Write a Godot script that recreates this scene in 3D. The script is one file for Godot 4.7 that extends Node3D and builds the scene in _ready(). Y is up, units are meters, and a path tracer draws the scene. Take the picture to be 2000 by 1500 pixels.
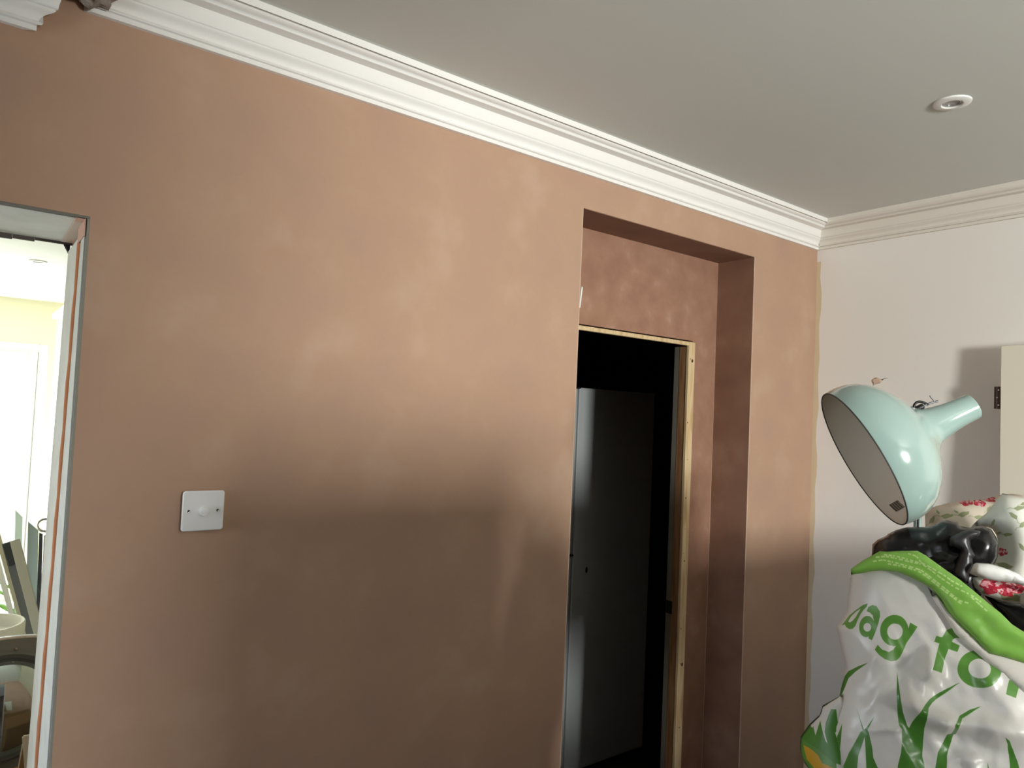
extends Node3D
# A freshly plastered room: brown plaster wall with a recess and two openings, white cornices, a pile of bags and a mint lamp on a table.

const H := 2.535            # ceiling height
const FL := -0.10           # floor level
const T := 0.30             # thickness of the plaster wall
var M := {}
var used := {}
var group_now := 0
var rng := RandomNumberGenerator.new()


func _ready():
	rng.seed = 7
	camera_and_light()
	materials()
	shell()
	kitchen_shell()
	cornices()
	recess()
	doorway()
	wall_fittings()
	fridge()
	pile()
	lamp()
	leaning_door()
	kitchen_things()
	behind_camera()


# ---------------------------------------------------------------- camera, sky, light
func camera_and_light():
	var cam := Camera3D.new()
	cam.name = "camera"
	cam.fov = rad_to_deg(2.0 * atan(750.0 / 1400.01))
	cam.near = 0.05
	cam.far = 60.0
	add_child(cam)
	var yaw := 0.65214
	var pitch := 0.04221
	var roll := -0.04486
	var f := Vector3(sin(yaw), 0, -cos(yaw))
	var r := Vector3(cos(yaw), 0, sin(yaw))
	var f2 := f * cos(pitch) + Vector3.UP * sin(pitch)
	var u2 := Vector3.UP * cos(pitch) - f * sin(pitch)
	var r3 := r * cos(roll) - u2 * sin(roll)
	var u3 := u2 * cos(roll) + r * sin(roll)
	cam.transform = Transform3D(Basis(r3, u3, -f2), Vector3(-2.9022, 1.6619, 1.6612))
	var env := Environment.new()
	env.tonemap_mode = Environment.TONE_MAPPER_LINEAR
	env.tonemap_exposure = 1.0
	env.background_mode = Environment.BG_SKY
	var sky := Sky.new()
	var ps := ProceduralSkyMaterial.new()
	ps.sky_top_color = Color(0.62, 0.72, 0.85)
	ps.sky_horizon_color = Color(0.86, 0.89, 0.92)
	ps.ground_horizon_color = Color(0.62, 0.62, 0.58)
	ps.ground_bottom_color = Color(0.40, 0.41, 0.37)
	ps.sky_energy_multiplier = 3.2
	ps.ground_energy_multiplier = 3.2
	sky.sky_material = ps
	env.sky = sky
	env.sdfgi_enabled = true
	env.ssao_enabled = true
	env.ssil_enabled = true
	var we := WorldEnvironment.new()
	we.name = "world_environment"
	we.environment = env
	add_child(we)
	# daylight standing in the window behind the camera, and in the kitchen's glazed door
	daylight("window_daylight", Vector3(-2.05, 1.78, 4.03), Vector2(0.44, 0.46), Vector3(0, 0, -1), Color(1.0, 1.0, 0.975), 12.4)
	daylight("side_window_daylight", Vector3(-4.68, 1.50, 0.55), Vector2(0.62, 0.96), Vector3(1, 0, 0), Color(0.97, 1.0, 1.02), 1.05)
	daylight("kitchen_daylight", Vector3(-3.05, 1.05, -5.16), Vector2(1.25, 1.85), Vector3(0, 0, 1), Color(0.98, 1.0, 0.98), 7.8)


func daylight(called: String, at: Vector3, size: Vector2, towards: Vector3, color: Color, energy: float):
	var l := AreaLight3D.new()
	l.name = called
	l.area_size = size
	l.area_range = 30.0
	l.area_attenuation = 2.0
	l.light_color = color
	l.light_energy = energy
	l.shadow_enabled = true
	add_child(l)
	l.look_at_from_position(at, at + towards, Vector3.UP)


# ---------------------------------------------------------------- helpers
func numbered(called: String) -> String:
	var n: int = used.get(called, 0)
	used[called] = n + 1
	return called if n == 0 else "%s_%03d" % [called, n]


func thing(called: String, label: String, category: String, at := Vector3.ZERO, turn := 0.0, group := "") -> Node3D:
	var o := Node3D.new()
	o.name = numbered(called)
	add_child(o)
	o.position = at
	o.rotation.y = turn
	tag(o, label, category, group)
	return o


func tag(o: Node, label: String, category := "", group := "", kind := ""):
	if label: o.set_meta("label", label)
	if category: o.set_meta("category", category)
	if group: o.set_meta("group", group)
	if kind: o.set_meta("kind", kind)


func tool() -> SurfaceTool:
	var st := SurfaceTool.new()
	st.begin(Mesh.PRIMITIVE_TRIANGLES)
	return st


func obj(called: String, st: SurfaceTool, m: Material, parent: Node = self) -> MeshInstance3D:
	st.generate_normals()
	st.index()
	var o := MeshInstance3D.new()
	o.name = numbered(called) if parent == self else called
	o.mesh = st.commit()
	o.material_override = m
	parent.add_child(o, true)
	return o


func struct(called: String, st: SurfaceTool, m: Material, label: String, category := "wall") -> MeshInstance3D:
	var o := obj(called, st, m)
	tag(o, label, category, "", "structure")
	return o


# a, b, c, d run counter-clockwise seen from outside
func quad(st: SurfaceTool, a: Vector3, b: Vector3, c: Vector3, d: Vector3, smooth := false):
	st.set_smooth_group(group_now if smooth else -1)
	for p in [a, c, b, a, d, c]:
		st.add_vertex(p)


func tri(st: SurfaceTool, a: Vector3, b: Vector3, c: Vector3, smooth := false):
	st.set_smooth_group(group_now if smooth else -1)
	for p in [a, c, b]:
		st.add_vertex(p)


func box(st: SurfaceTool, lo: Vector3, hi: Vector3, xf := Transform3D.IDENTITY):
	hexa(st, [Vector3(lo.x, lo.y, hi.z), Vector3(hi.x, lo.y, hi.z), Vector3(hi.x, hi.y, hi.z), Vector3(lo.x, hi.y, hi.z),
		Vector3(lo.x, lo.y, lo.z), Vector3(hi.x, lo.y, lo.z), Vector3(hi.x, hi.y, lo.z), Vector3(lo.x, hi.y, lo.z)], xf)


# eight corners: front face counter-clockwise from the lower left, then the back face in the same order
func hexa(st: SurfaceTool, p: Array, xf := Transform3D.IDENTITY):
	var q := []
	for v in p: q.append(xf * v)
	quad(st, q[0], q[1], q[2], q[3])
	quad(st, q[5], q[4], q[7], q[6])
	quad(st, q[4], q[0], q[3], q[7])
	quad(st, q[1], q[5], q[6], q[2])
	quad(st, q[3], q[2], q[6], q[7])
	quad(st, q[4], q[5], q[1], q[0])


# a box with rounded vertical-section edges: chamfer c on every edge (a hull of three slabs)
func soft_box(st: SurfaceTool, lo: Vector3, hi: Vector3, c: float, xf := Transform3D.IDENTITY):
	var mid := (lo + hi) / 2.0
	var h := (hi - lo) / 2.0
	var i := h - Vector3(c, c, c)
	for ax in 3:
		for s in [-1.0, 1.0]:
			var n := Vector3.ZERO
			n[ax] = s
			var a := (ax + 1) % 3
			var b := (ax + 2) % 3
			var pts := []
			for k in [[-1, -1], [1, -1], [1, 1], [-1, 1]]:
				var v := Vector3.ZERO
				v[ax] = s * h[ax]
				v[a] = k[0] * i[a]
				v[b] = k[1] * i[b]
				pts.append(xf * (mid + v))
			if s < 0: pts.reverse()
			quad(st, pts[0], pts[1], pts[2], pts[3])
	for ax in 3:
		var a := (ax + 1) % 3
		var b := (ax + 2) % 3
		for sa in [-1.0, 1.0]:
			for sb in [-1.0, 1.0]:
				var pts := []
				for k in [[-1, 0], [1, 0], [1, 1], [-1, 1]]:
					var v := Vector3.ZERO
					v[ax] = k[0] * i[ax]
					v[a] = sa * (h[a] if k[1] == 0 else i[a])
					v[b] = sb * (i[b] if k[1] == 0 else h[b])
					pts.append(xf * (mid + v))
				if sa * sb < 0: pts.reverse()
				quad(st, pts[0], pts[1], pts[2], pts[3])
	for sx in [-1.0, 1.0]:
		for sy in [-1.0, 1.0]:
			for sz in [-1.0, 1.0]:
				var p1 := xf * (mid + Vector3(sx * h.x, sy * i.y, sz * i.z))
				var p2 := xf * (mid + Vector3(sx * i.x, sy * h.y, sz * i.z))
				var p3 := xf * (mid + Vector3(sx * i.x, sy * i.y, sz * h.z))
				if sx * sy * sz > 0: tri(st, p1, p2, p3)
				else: tri(st, p1, p3, p2)


# profile of (radius, height along +y of xf) turned round the y axis; smooth within a run, a repeated point makes a crease
func lathe(st: SurfaceTool, profile: Array, xf := Transform3D.IDENTITY, segs := 48, smooth := true):
	for k in profile.size() - 1:
		var a: Vector2 = profile[k]
		var b: Vector2 = profile[k + 1]
		if a.distance_to(b) < 1e-6: continue
		if k > 0 and absf((b - a).angle_to(a - profile[k - 1])) > 0.6: group_now += 1
		for s in segs:
			var t0 := TAU * s / segs
			var t1 := TAU * (s + 1) / segs
			var p00 := xf * Vector3(a.x * cos(t0), a.y, -a.x * sin(t0))
			var p01 := xf * Vector3(a.x * cos(t1), a.y, -a.x * sin(t1))
			var p10 := xf * Vector3(b.x * cos(t0), b.y, -b.x * sin(t0))
			var p11 := xf * Vector3(b.x * cos(t1), b.y, -b.x * sin(t1))
			if a.x < 1e-6: tri(st, p00, p11, p10, smooth)
			elif b.x < 1e-6: tri(st, p00, p01, p10, smooth)
			else: quad(st, p00, p01, p11, p10, smooth)


func along(from: Vector3, to: Vector3) -> Transform3D:
	var y := (to - from).normalized()
	var x := y.cross(Vector3(0.31, 0.22, 0.93)).normalized()
	return Transform3D(Basis(x, y, x.cross(y)), from)


func tube(st: SurfaceTool, pts: Array, r: float, segs := 10):
	var rings := []
	for k in pts.size():
		var d: Vector3 = (pts[mini(k + 1, pts.size() - 1)] - pts[maxi(k - 1, 0)]).normalized()
		var x := d.cross(Vector3(0.31, 0.22, 0.93)).normalized()
		var z := x.cross(d)
		var ring := []
		for s in segs:
			var t := TAU * s / segs
			ring.append(pts[k] + (x * cos(t) - z * sin(t)) * r)
		rings.append(ring)
	for k in pts.size() - 1:
		for s in segs:
			var t: int = (s + 1) % segs
			quad(st, rings[k][s], rings[k][t], rings[k + 1][t], rings[k + 1][s], true)
	for s in range(1, segs - 1):
		tri(st, rings[0][0], rings[0][s + 1], rings[0][s])
		tri(st, rings[-1][0], rings[-1][s], rings[-1][s + 1])


func arc(a: Vector3, b: Vector3, c: Vector3, n := 12) -> Array:
	var out := []
	for k in n + 1:
		var t := float(k) / n
		out.append(a.lerp(b, t).lerp(b.lerp(c, t), t))
	return out


# a board between two ends, with a width direction and a thickness
func plank(st: SurfaceTool, a: Vector3, b: Vector3, side: Vector3, w: float, t: float):
	var d := (b - a).normalized()
	var s := (side - d * side.dot(d)).normalized()
	var n := s.cross(d)
	soft_box(st, Vector3(-w / 2, 0, -t / 2), Vector3(w / 2, a.distance_to(b), t / 2), minf(t, w) * 0.08, Transform3D(Basis(s, d, n), a))


# a run of moulding: profile (out from the wall, height) swept from a to b along dir; ends may be mitred by shear (metres along per metre out)
func mould(st: SurfaceTool, prof: Array, o: Vector3, dir: Vector3, outw: Vector3, length: float, m0: float, m1: float, jag := 0.0):
	var n := prof.size()
	for k in n - 1:
		var a: Vector2 = prof[k]
		var b: Vector2 = prof[k + 1]
		var ja: float = jag * sin(k * 2.3) if jag > 0.0 else 0.0
		var jb: float = jag * sin((k + 1) * 2.3) if jag > 0.0 else 0.0
		var pa: Vector3 = o + outw * a.x + Vector3.UP * a.y
		var pb: Vector3 = o + outw * b.x + Vector3.UP * b.y
		var a0: Vector3 = pa + dir * (m0 * a.x + (ja if m0 != 0.0 or jag > 0.0 else 0.0))
		var b0: Vector3 = pb + dir * (m0 * b.x + jb)
		var a1: Vector3 = pa + dir * (length - m1 * a.x)
		var b1: Vector3 = pb + dir * (length - m1 * b.x)
		if dir.cross(Vector3.UP).dot(outw) > 0: quad(st, a0, a1, b1, b0, a.distance_to(b) < 0.0072 and k > 7)
		else: quad(st, a1, a0, b0, b1, a.distance_to(b) < 0.0072 and k > 7)
	# end caps, fanned from a point inside the moulding
	for e in 2:
		var c: Vector3 = o + outw * 0.012 + Vector3.UP * (prof[-1].y - 0.012) + dir * (m0 * 0.012 if e == 0 else length - m1 * 0.012)
		for k in n - 1:
			var pts := []
			for v in [prof[k], prof[k + 1]]:
				var idx: int = prof.find(v)
				var jj: float = jag * sin(idx * 2.3) if jag > 0.0 else 0.0
				pts.append(o + outw * v.x + Vector3.UP * v.y + dir * (m0 * v.x + jj if e == 0 else length - m1 * v.x))
			if (e == 0) == (dir.cross(Vector3.UP).dot(outw) > 0): tri(st, c, pts[0], pts[1])
			else: tri(st, c, pts[1], pts[0])


# ---------------------------------------------------------------- soft things: an outline in metres on a plane of its own, filled out to a thickness on both sides
func frame(at: Vector3, n: Vector3) -> Transform3D:
	var z := n.normalized()
	var x := Vector3.UP.cross(z).normalized()
	return Transform3D(Basis(x, z.cross(x), z), at)


func edge_distance(p: Vector2, o: PackedVector2Array) -> float:
	var best := 1e9
	for k in o.size():
		best = minf(best, p.distance_squared_to(Geometry2D.get_closest_point_to_segment(p, o[k], o[(k + 1) % o.size()])))
	return sqrt(best)


# front(p: Vector2, d: distance to the edge) gives the depth in front of the plane; back is a thickness; uv spans the box uv_at, uv_size
func puff(outline: PackedVector2Array, xf: Transform3D, step: float, front: Callable, back: float, round_over: float, uv_box := Rect2(0, 0, 1, 1)) -> SurfaceTool:
	var edge := PackedVector2Array()
	for k in outline.size():
		var a := outline[k]
		var b := outline[(k + 1) % outline.size()]
		var n := maxi(1, roundi(a.distance_to(b) / step))
		for i in n: edge.append(a.lerp(b, float(i) / n))
	var pts := edge.duplicate()
	var lo := edge[0]
	var hi := edge[0]
	for p in edge:
		lo = lo.min(p)
		hi = hi.max(p)
	var ds := []
	for p in edge: ds.append(0.0)
	var row := 0
	var y := lo.y
	while y < hi.y:
		var x := lo.x + (step * 0.5 if row % 2 else 0.0)
		while x < hi.x:
			var p := Vector2(x + sin(y * 911.0 + x * 377.0) * step * 0.12, y + sin(x * 613.0 + y * 199.0) * step * 0.12)
			if Geometry2D.is_point_in_polygon(p, outline):
				var d := edge_distance(p, outline)
				if d > step * 0.45:
					pts.append(p)
					ds.append(d)
			x += step
		y += step * 0.87
		row += 1
	var t := Geometry2D.triangulate_delaunay(pts)
	var st := tool()
	var ne := edge.size()
	var fz := []
	var bz := []
	for i in pts.size():
		var d: float = ds[i]
		var s := clampf(d / round_over, 0.0, 1.0)
		var r := sqrt(1.0 - (1.0 - s) * (1.0 - s))
		var fr: float = front.call(pts[i], d)
		fz.append(fr if i >= ne else front.call(pts[i], 0.0))
		bz.append(-back * r + (front.call(pts[i], 0.0) if i < ne else 0.0))
	for k in range(0, t.size(), 3):
		var i := [t[k], t[k + 1], t[k + 2]]
		var c: Vector2 = (pts[i[0]] + pts[i[1]] + pts[i[2]]) / 3.0
		if not Geometry2D.is_point_in_polygon(c, outline): continue
		if (pts[i[1]] - pts[i[0]]).cross(pts[i[2]] - pts[i[0]]) > 0: i.reverse()   # clockwise seen from the front
		for side in 2:
			st.set_smooth_group(1)
			for j in 3:
				var v: int = i[j] if side == 0 else i[2 - j]
				var p := pts[v]
				st.set_uv(Vector2((p.x - uv_box.position.x) / uv_box.size.x, 1.0 - (p.y - uv_box.position.y) / uv_box.size.y))
				st.add_vertex(xf * Vector3(p.x, p.y, fz[v] if side == 0 else bz[v]))
	return st


func dome(d: float, round_over: float, depth: float) -> float:
	var s := clampf(d / round_over, 0.0, 1.0)
	return depth * sqrt(1.0 - (1.0 - s) * (1.0 - s))


func crease_noise(seed_at: int, freq: float) -> FastNoiseLite:
	var n := FastNoiseLite.new()
	n.seed = seed_at
	n.frequency = freq
	n.noise_type = FastNoiseLite.TYPE_SIMPLEX_SMOOTH
	n.fractal_type = FastNoiseLite.FRACTAL_RIDGED
	n.fractal_octaves = 3
	return n


# crumpled film: facets that meet in sharp ridges
func crumple_noise(seed_at: int, freq: float) -> FastNoiseLite:
	var n := FastNoiseLite.new()
	n.seed = seed_at
	n.frequency = freq
	n.noise_type = FastNoiseLite.TYPE_CELLULAR
	n.cellular_distance_function = FastNoiseLite.DISTANCE_EUCLIDEAN
	n.cellular_return_type = FastNoiseLite.RETURN_DISTANCE
	n.cellular_jitter = 1.0
	n.domain_warp_enabled = true
	n.domain_warp_amplitude = 0.02
	n.domain_warp_frequency = freq * 0.5
	n.fractal_type = FastNoiseLite.FRACTAL_FBM
	n.fractal_octaves = 2
	return n


# ---------------------------------------------------------------- prints, drawn as polygons in metres on the cloth or plastic
func fill_poly(im: Image, poly: PackedVector2Array, uv_box: Rect2, c: Color, soft := 0.0):
	var w := im.get_width()
	var h := im.get_height()
	var q := PackedVector2Array()
	for p in poly: q.append(Vector2((p.x - uv_box.position.x) / uv_box.size.x * w, (1.0 - (p.y - uv_box.position.y) / uv_box.size.y) * h))
	var lo := q[0]
	var hi := q[0]
	for p in q:
		lo = lo.min(p)
		hi = hi.max(p)
	for y in range(maxi(0, floori(lo.y)), mini(h, ceili(hi.y) + 1)):
		for sub in 2:
			var yy := y + 0.25 + 0.5 * sub
			var xs := []
			for k in q.size():
				var a := q[k]
				var b := q[(k + 1) % q.size()]
				if (a.y <= yy) != (b.y <= yy): xs.append(a.x + (yy - a.y) / (b.y - a.y) * (b.x - a.x))
			xs.sort()
			for k in range(0, xs.size() - 1, 2):
				for x in range(maxi(0, floori(xs[k])), mini(w, ceili(xs[k + 1]))):
					var cover: float = clampf(minf(x + 1.0, xs[k + 1]) - maxf(x, xs[k]), 0.0, 1.0)
					im.set_pixel(x, y, im.get_pixel(x, y).lerp(c, cover * (0.5 if sub == 0 else 0.5 / maxf(0.5, 1.0 - 0.5 * cover)) * (1.0 - soft)))


func ellipse(c: Vector2, rx: Vector2, ry: Vector2, n := 40) -> PackedVector2Array:
	var out := PackedVector2Array()
	for k in n: out.append(c + rx * cos(TAU * k / n) + ry * sin(TAU * k / n))
	return out


func stroke(a: PackedVector2Array, w: float) -> PackedVector2Array:
	var left := PackedVector2Array()
	var right := PackedVector2Array()
	for k in a.size():
		var d := (a[mini(k + 1, a.size() - 1)] - a[maxi(k - 1, 0)]).normalized().orthogonal() * w / 2
		left.append(a[k] + d)
		right.append(a[k] - d)
	right.reverse()
	left.append_array(right)
	return left


# ---------------------------------------------------------------- materials
func mat(color: Color, rough := 0.9, metal := 0.0) -> StandardMaterial3D:
	var m := StandardMaterial3D.new()
	m.albedo_color = color
	m.roughness = rough
	m.metallic = metal
	m.cull_mode = BaseMaterial3D.CULL_DISABLED
	return m


func noise_tex(freq: float, octaves: int, ramp: Array, size := 512, seed_at := 1) -> NoiseTexture2D:
	var n := FastNoiseLite.new()
	n.seed = seed_at
	n.frequency = freq
	n.fractal_octaves = octaves
	n.noise_type = FastNoiseLite.TYPE_SIMPLEX_SMOOTH
	var t := NoiseTexture2D.new()
	t.width = size
	t.height = size
	t.seamless = true
	t.noise = n
	var g := Gradient.new()
	var offs := PackedFloat32Array()
	var cols := PackedColorArray()
	for r in ramp:
		offs.append(r[0])
		cols.append(r[1])
	g.offsets = offs
	g.colors = cols
	t.color_ramp = g
	return t


func bump_tex(freq: float, octaves: int, strength: float, size := 512, seed_at := 1) -> NoiseTexture2D:
	var n := FastNoiseLite.new()
	n.seed = seed_at
	n.frequency = freq
	n.fractal_octaves = octaves
	n.noise_type = FastNoiseLite.TYPE_SIMPLEX_SMOOTH
	var t := NoiseTexture2D.new()
	t.width = size
	t.height = size
	t.seamless = true
	t.as_normal_map = true
	t.bump_strength = strength
	t.noise = n
	return t


func triplanar(m: StandardMaterial3D, per_metre: float):
	m.uv1_triplanar = true
	m.uv1_world_triplanar = true
	m.uv1_scale = Vector3.ONE * per_metre


func wood(base: Color, dark: Color, seed_at: int) -> StandardMaterial3D:
	var m := mat(Color.WHITE, 0.6)
	m.albedo_texture = noise_tex(0.012, 4, [[0.2, dark], [0.45, base], [0.7, base.lightened(0.08)], [0.9, dark.lerp(base, 0.5)]], 256, seed_at)
	m.uv1_triplanar = true
	m.uv1_scale = Vector3(9.0, 0.9, 9.0)
	return m


func materials():
	var pl := mat(Color.WHITE, 0.93)
	pl.albedo_texture = noise_tex(0.006, 5, [[0.0, Color8(184, 151, 131)], [0.38, Color8(188, 154, 131)], [0.62, Color8(190, 156, 132)], [1.0, Color8(196, 165, 143)]], 1024, 3)
	pl.normal_enabled = true
	pl.normal_texture = bump_tex(0.02, 4, 1.4, 512, 9)
	pl.normal_scale = 0.25
	triplanar(pl, 0.55)
	M.plaster = pl
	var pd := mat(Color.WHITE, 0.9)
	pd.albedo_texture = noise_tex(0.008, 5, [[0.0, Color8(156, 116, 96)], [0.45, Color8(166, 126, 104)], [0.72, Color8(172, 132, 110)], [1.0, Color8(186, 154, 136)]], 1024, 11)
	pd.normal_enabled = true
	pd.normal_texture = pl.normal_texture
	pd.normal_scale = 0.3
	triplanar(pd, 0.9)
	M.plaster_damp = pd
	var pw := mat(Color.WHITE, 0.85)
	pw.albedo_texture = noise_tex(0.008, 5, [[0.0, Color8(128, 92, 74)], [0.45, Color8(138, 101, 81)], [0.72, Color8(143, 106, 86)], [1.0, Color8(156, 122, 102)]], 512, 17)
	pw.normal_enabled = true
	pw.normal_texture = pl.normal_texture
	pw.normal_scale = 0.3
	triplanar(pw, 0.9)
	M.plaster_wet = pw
	M.bead = mat(Color8(206, 178, 156), 0.7)
	var ce := mat(Color8(214, 216, 211), 0.95)
	M.ceiling = ce
	var wr := mat(Color.WHITE, 0.85)
	wr.albedo_texture = noise_tex(0.005, 3, [[0.2, Color8(238, 235, 229)], [0.8, Color8(241, 239, 234)]], 256, 5)
	triplanar(wr, 0.6)
	M.wall_paint = wr
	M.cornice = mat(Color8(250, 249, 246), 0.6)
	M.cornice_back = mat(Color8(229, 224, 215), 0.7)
	M.white = mat(Color8(238, 238, 235), 0.45)
	M.white_gloss = mat(Color8(248, 248, 247), 0.2)
	M.cream = mat(Color8(233, 229, 207), 0.8)
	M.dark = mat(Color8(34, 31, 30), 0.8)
	M.black = mat(Color8(12, 12, 13), 0.5)
	M.rubble = mat(Color.WHITE, 0.95)
	M.rubble.albedo_texture = noise_tex(0.03, 4, [[0.2, Color8(120, 108, 98)], [0.6, Color8(168, 158, 148)], [0.9, Color8(190, 182, 172)]], 256, 4)
	triplanar(M.rubble, 6.0)
	M.chrome = mat(Color8(200, 202, 205), 0.25, 1.0)
	M.stud = wood(Color8(226, 200, 156), Color8(206, 174, 126), 21)
	M.stud_dark = wood(Color8(158, 118, 80), Color8(136, 98, 64), 22)
	M.knot = mat(Color8(70, 40, 26), 0.8)
	var board := mat(Color.WHITE, 0.85)
	board.albedo_texture = noise_tex(0.01, 4, [[0.1, Color8(226, 228, 224)], [0.6, Color8(234, 236, 232)], [0.95, Color8(238, 238, 234)]], 512, 6)
	triplanar(board, 2.0)
	M.board = board
	M.gap_foam = mat(Color8(226, 150, 104), 0.9)
	M.fridge = mat(Color8(206, 211, 213), 0.38, 0.1)
	M.dark_paint = mat(Color8(96, 78, 66), 0.9)
	M.mint = mat(Color8(156, 181, 175), 0.16)
	M.mint.clearcoat_enabled = true
	M.mint.clearcoat = 0.6
	M.mint.clearcoat_roughness = 0.04
	M.liner = mat(Color8(222, 215, 202), 0.6)
	M.floor_m = wood(Color8(84, 66, 52), Color8(60, 48, 38), 30)
	M.kitchen_floor = mat(Color8(150, 146, 138), 0.5)
	M.kitchen_wall = mat(Color8(238, 233, 206), 0.9)
	M.kitchen_ceiling = mat(Color8(244, 246, 240), 0.9)
	M.graphite = mat(Color8(128, 131, 130), 0.5)
	var glass := mat(Color(0.75, 0.8, 0.82, 0.12), 0.05)
	glass.transparency = BaseMaterial3D.TRANSPARENCY_ALPHA
	M.glass = glass


# ---------------------------------------------------------------- the room
func shell():
	var L := -4.7
	var F := 4.05
	var st := tool()
	# the plaster wall: piers, lintels and the back of the recess
	box(st, Vector3(L, FL, -T), Vector3(-3.58, H, 0))
	box(st, Vector3(-3.58, 2.0213, -T), Vector3(-2.7206, H, 0))
	box(st, Vector3(-2.7206, FL, -T), Vector3(-1.3811, H, 0))
	box(st, Vector3(-1.3811, 2.3247, -T), Vector3(-0.4569, H, 0))
	box(st, Vector3(-0.4569, FL, -T), Vector3(0.62, H, 0))
	var wall := struct("wall_back", st, M.plaster, "brown freshly plastered wall with a recessed doorway and an open doorway")
	st = tool()
	box(st, Vector3(-1.3811, 1.9865, -0.19), Vector3(-0.4569, 2.3247, -0.1723))
	box(st, Vector3(-0.6025, FL, -0.19), Vector3(-0.4569, 1.9865, -0.1723))
	box(st, Vector3(-1.3811, FL, -0.19), Vector3(-1.30, 1.9865, -0.1723))
	obj("recess_back", st, M.plaster_damp, wall)
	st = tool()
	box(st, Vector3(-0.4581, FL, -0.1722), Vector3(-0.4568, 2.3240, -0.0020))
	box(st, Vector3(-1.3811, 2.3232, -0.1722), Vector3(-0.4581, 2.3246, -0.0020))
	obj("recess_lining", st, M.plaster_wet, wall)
	for e in [[-1.3811, 1.0], [-0.4569, -1.0]]:
		st = tool()
		lathe(st, [Vector2(0, 0), Vector2(0.0022, 0), Vector2(0.0022, 2.3247), Vector2(0, 2.3247)], Transform3D(Basis.IDENTITY, Vector3(e[0] - 0.0006 * e[1], 0, -0.0010)), 10)
		obj("angle_bead", st, M.bead, wall)
	st = tool()
	tube(st, [Vector3(-0.4569, 0.0, -0.1715), Vector3(-0.4575, 1.2, -0.1712), Vector3(-0.4569, 2.3247, -0.1715)], 0.0016, 6)
	tube(st, [Vector3(-1.3811, 2.3243, -0.1715), Vector3(-0.9, 2.3240, -0.1712), Vector3(-0.4569, 2.3243, -0.1715)], 0.0016, 6)
	obj("plaster_fillet", st, M.bead, wall)
	# right wall, with the strip of old paint left along the corner and a smear of filler
	st = tool()
	box(st, Vector3(0, FL, 0.0), Vector3(0.12, H, F + 0.12))
	var wr := struct("wall_right", st, M.wall_paint, "off-white painted wall behind the mint lamp")
	st = tool()
	var prev := 0.022
	for k in 34:
		var y0 := k * 0.07
		var w := 0.021 + 0.004 * sin(k * 1.9) + 0.002 * sin(k * 5.1)
		quad(st, Vector3(-0.0006, y0, prev), Vector3(-0.0006, y0, 0.0), Vector3(-0.0006, y0 + 0.07, 0.0), Vector3(-0.0006, y0 + 0.07, w))
		quad(st, Vector3(0, y0, prev), Vector3(-0.0006, y0, prev), Vector3(-0.0006, y0 + 0.07, w), Vector3(0, y0 + 0.07, w))
		prev = w
	obj("old_paint_edge", st, mat(Color8(221, 204, 172), 0.9), wr)
	st = tool()
	var sm := PackedVector2Array()
	for k in 22:
		var t := TAU * k / 22
		sm.append(Vector2(cos(t) * 0.030 * (1.0 + 0.25 * sin(3 * t + 1.0)), sin(t) * 0.011 * (1.0 + 0.35 * sin(4 * t)) + 0.009 * cos(t) - 0.010 * sin(t) * cos(t)))
	var xs := frame(Vector3(-0.0002, 1.861, 0.275), Vector3(-1, 0, 0))
	st = puff(sm, xs, 0.005, func(p, d): return dome(d, 0.008, 0.0008), 0.0, 0.01)
	obj("filler_smear", st, mat(Color8(214, 190, 168), 0.9), wr)
	st = tool()
	box(st, Vector3(L - 0.12, H, -T), Vector3(0.12, H + 0.15, F + 0.12))
	struct("ceiling", st, M.ceiling, "flat pale grey ceiling with one recessed downlight", "ceiling")
	st = tool()
	box(st, Vector3(L - 0.12, FL - 0.12, -T), Vector3(0.12, FL, F + 0.12))
	struct("floor", st, M.floor_m, "brown floor of the room, below the picture", "floor")
	st = tool()
	var sz0 := 0.21
	var sz1 := 0.89
	var sy0 := 0.99
	var sy1 := 2.01
	box(st, Vector3(L - 0.12, FL, -T), Vector3(L, H, sz0))
	box(st, Vector3(L - 0.12, FL, sz1), Vector3(L, H, F + 0.12))
	box(st, Vector3(L - 0.12, FL, sz0), Vector3(L, sy0, sz1))
	box(st, Vector3(L - 0.12, sy1, sz0), Vector3(L, H, sz1))
	struct("wall_left", st, M.dark_paint, "dark brown wall on the left, outside the picture")
	# window wall behind the camera
	var wx0 := -2.32
	var wx1 := -1.78
	var wy0 := 1.52
	var wy1 := 2.04
	st = tool()
	box(st, Vector3(L, FL, F), Vector3(wx0, H, F + 0.12))
	box(st, Vector3(wx1, FL, F), Vector3(0, H, F + 0.12))
	box(st, Vector3(wx0, FL, F), Vector3(wx1, wy0, F + 0.12))
	box(st, Vector3(wx0, wy1, F), Vector3(wx1, H, F + 0.12))
	struct("wall_front", st, M.dark_paint, "dark brown window wall behind the viewer")
	var w := thing("window_1", "white framed window in the wall behind the viewer", "window")
	w.set_meta("kind", "structure")
	st = tool()
	for x in [wx0, wx1 - 0.05]:
		soft_box(st, Vector3(x, wy0, F + 0.03), Vector3(x + 0.05, wy1, F + 0.09), 0.004)
	for y in [wy0, wy1 - 0.05]:
		soft_box(st, Vector3(wx0 + 0.05, y, F + 0.031), Vector3(wx1 - 0.05, y + 0.05, F + 0.089), 0.004)
	obj("window_frame", st, M.white, w)
	st = tool()
	box(st, Vector3(wx0 + 0.02, wy0 + 0.02, F + 0.058), Vector3(wx1 - 0.02, wy1 - 0.02, F + 0.062))
	obj("pane", st, M.glass, w)
	var w2 := thing("window_2", "white framed side window on the left, outside the picture", "window")
	w2.set_meta("kind", "structure")
	st = tool()
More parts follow.
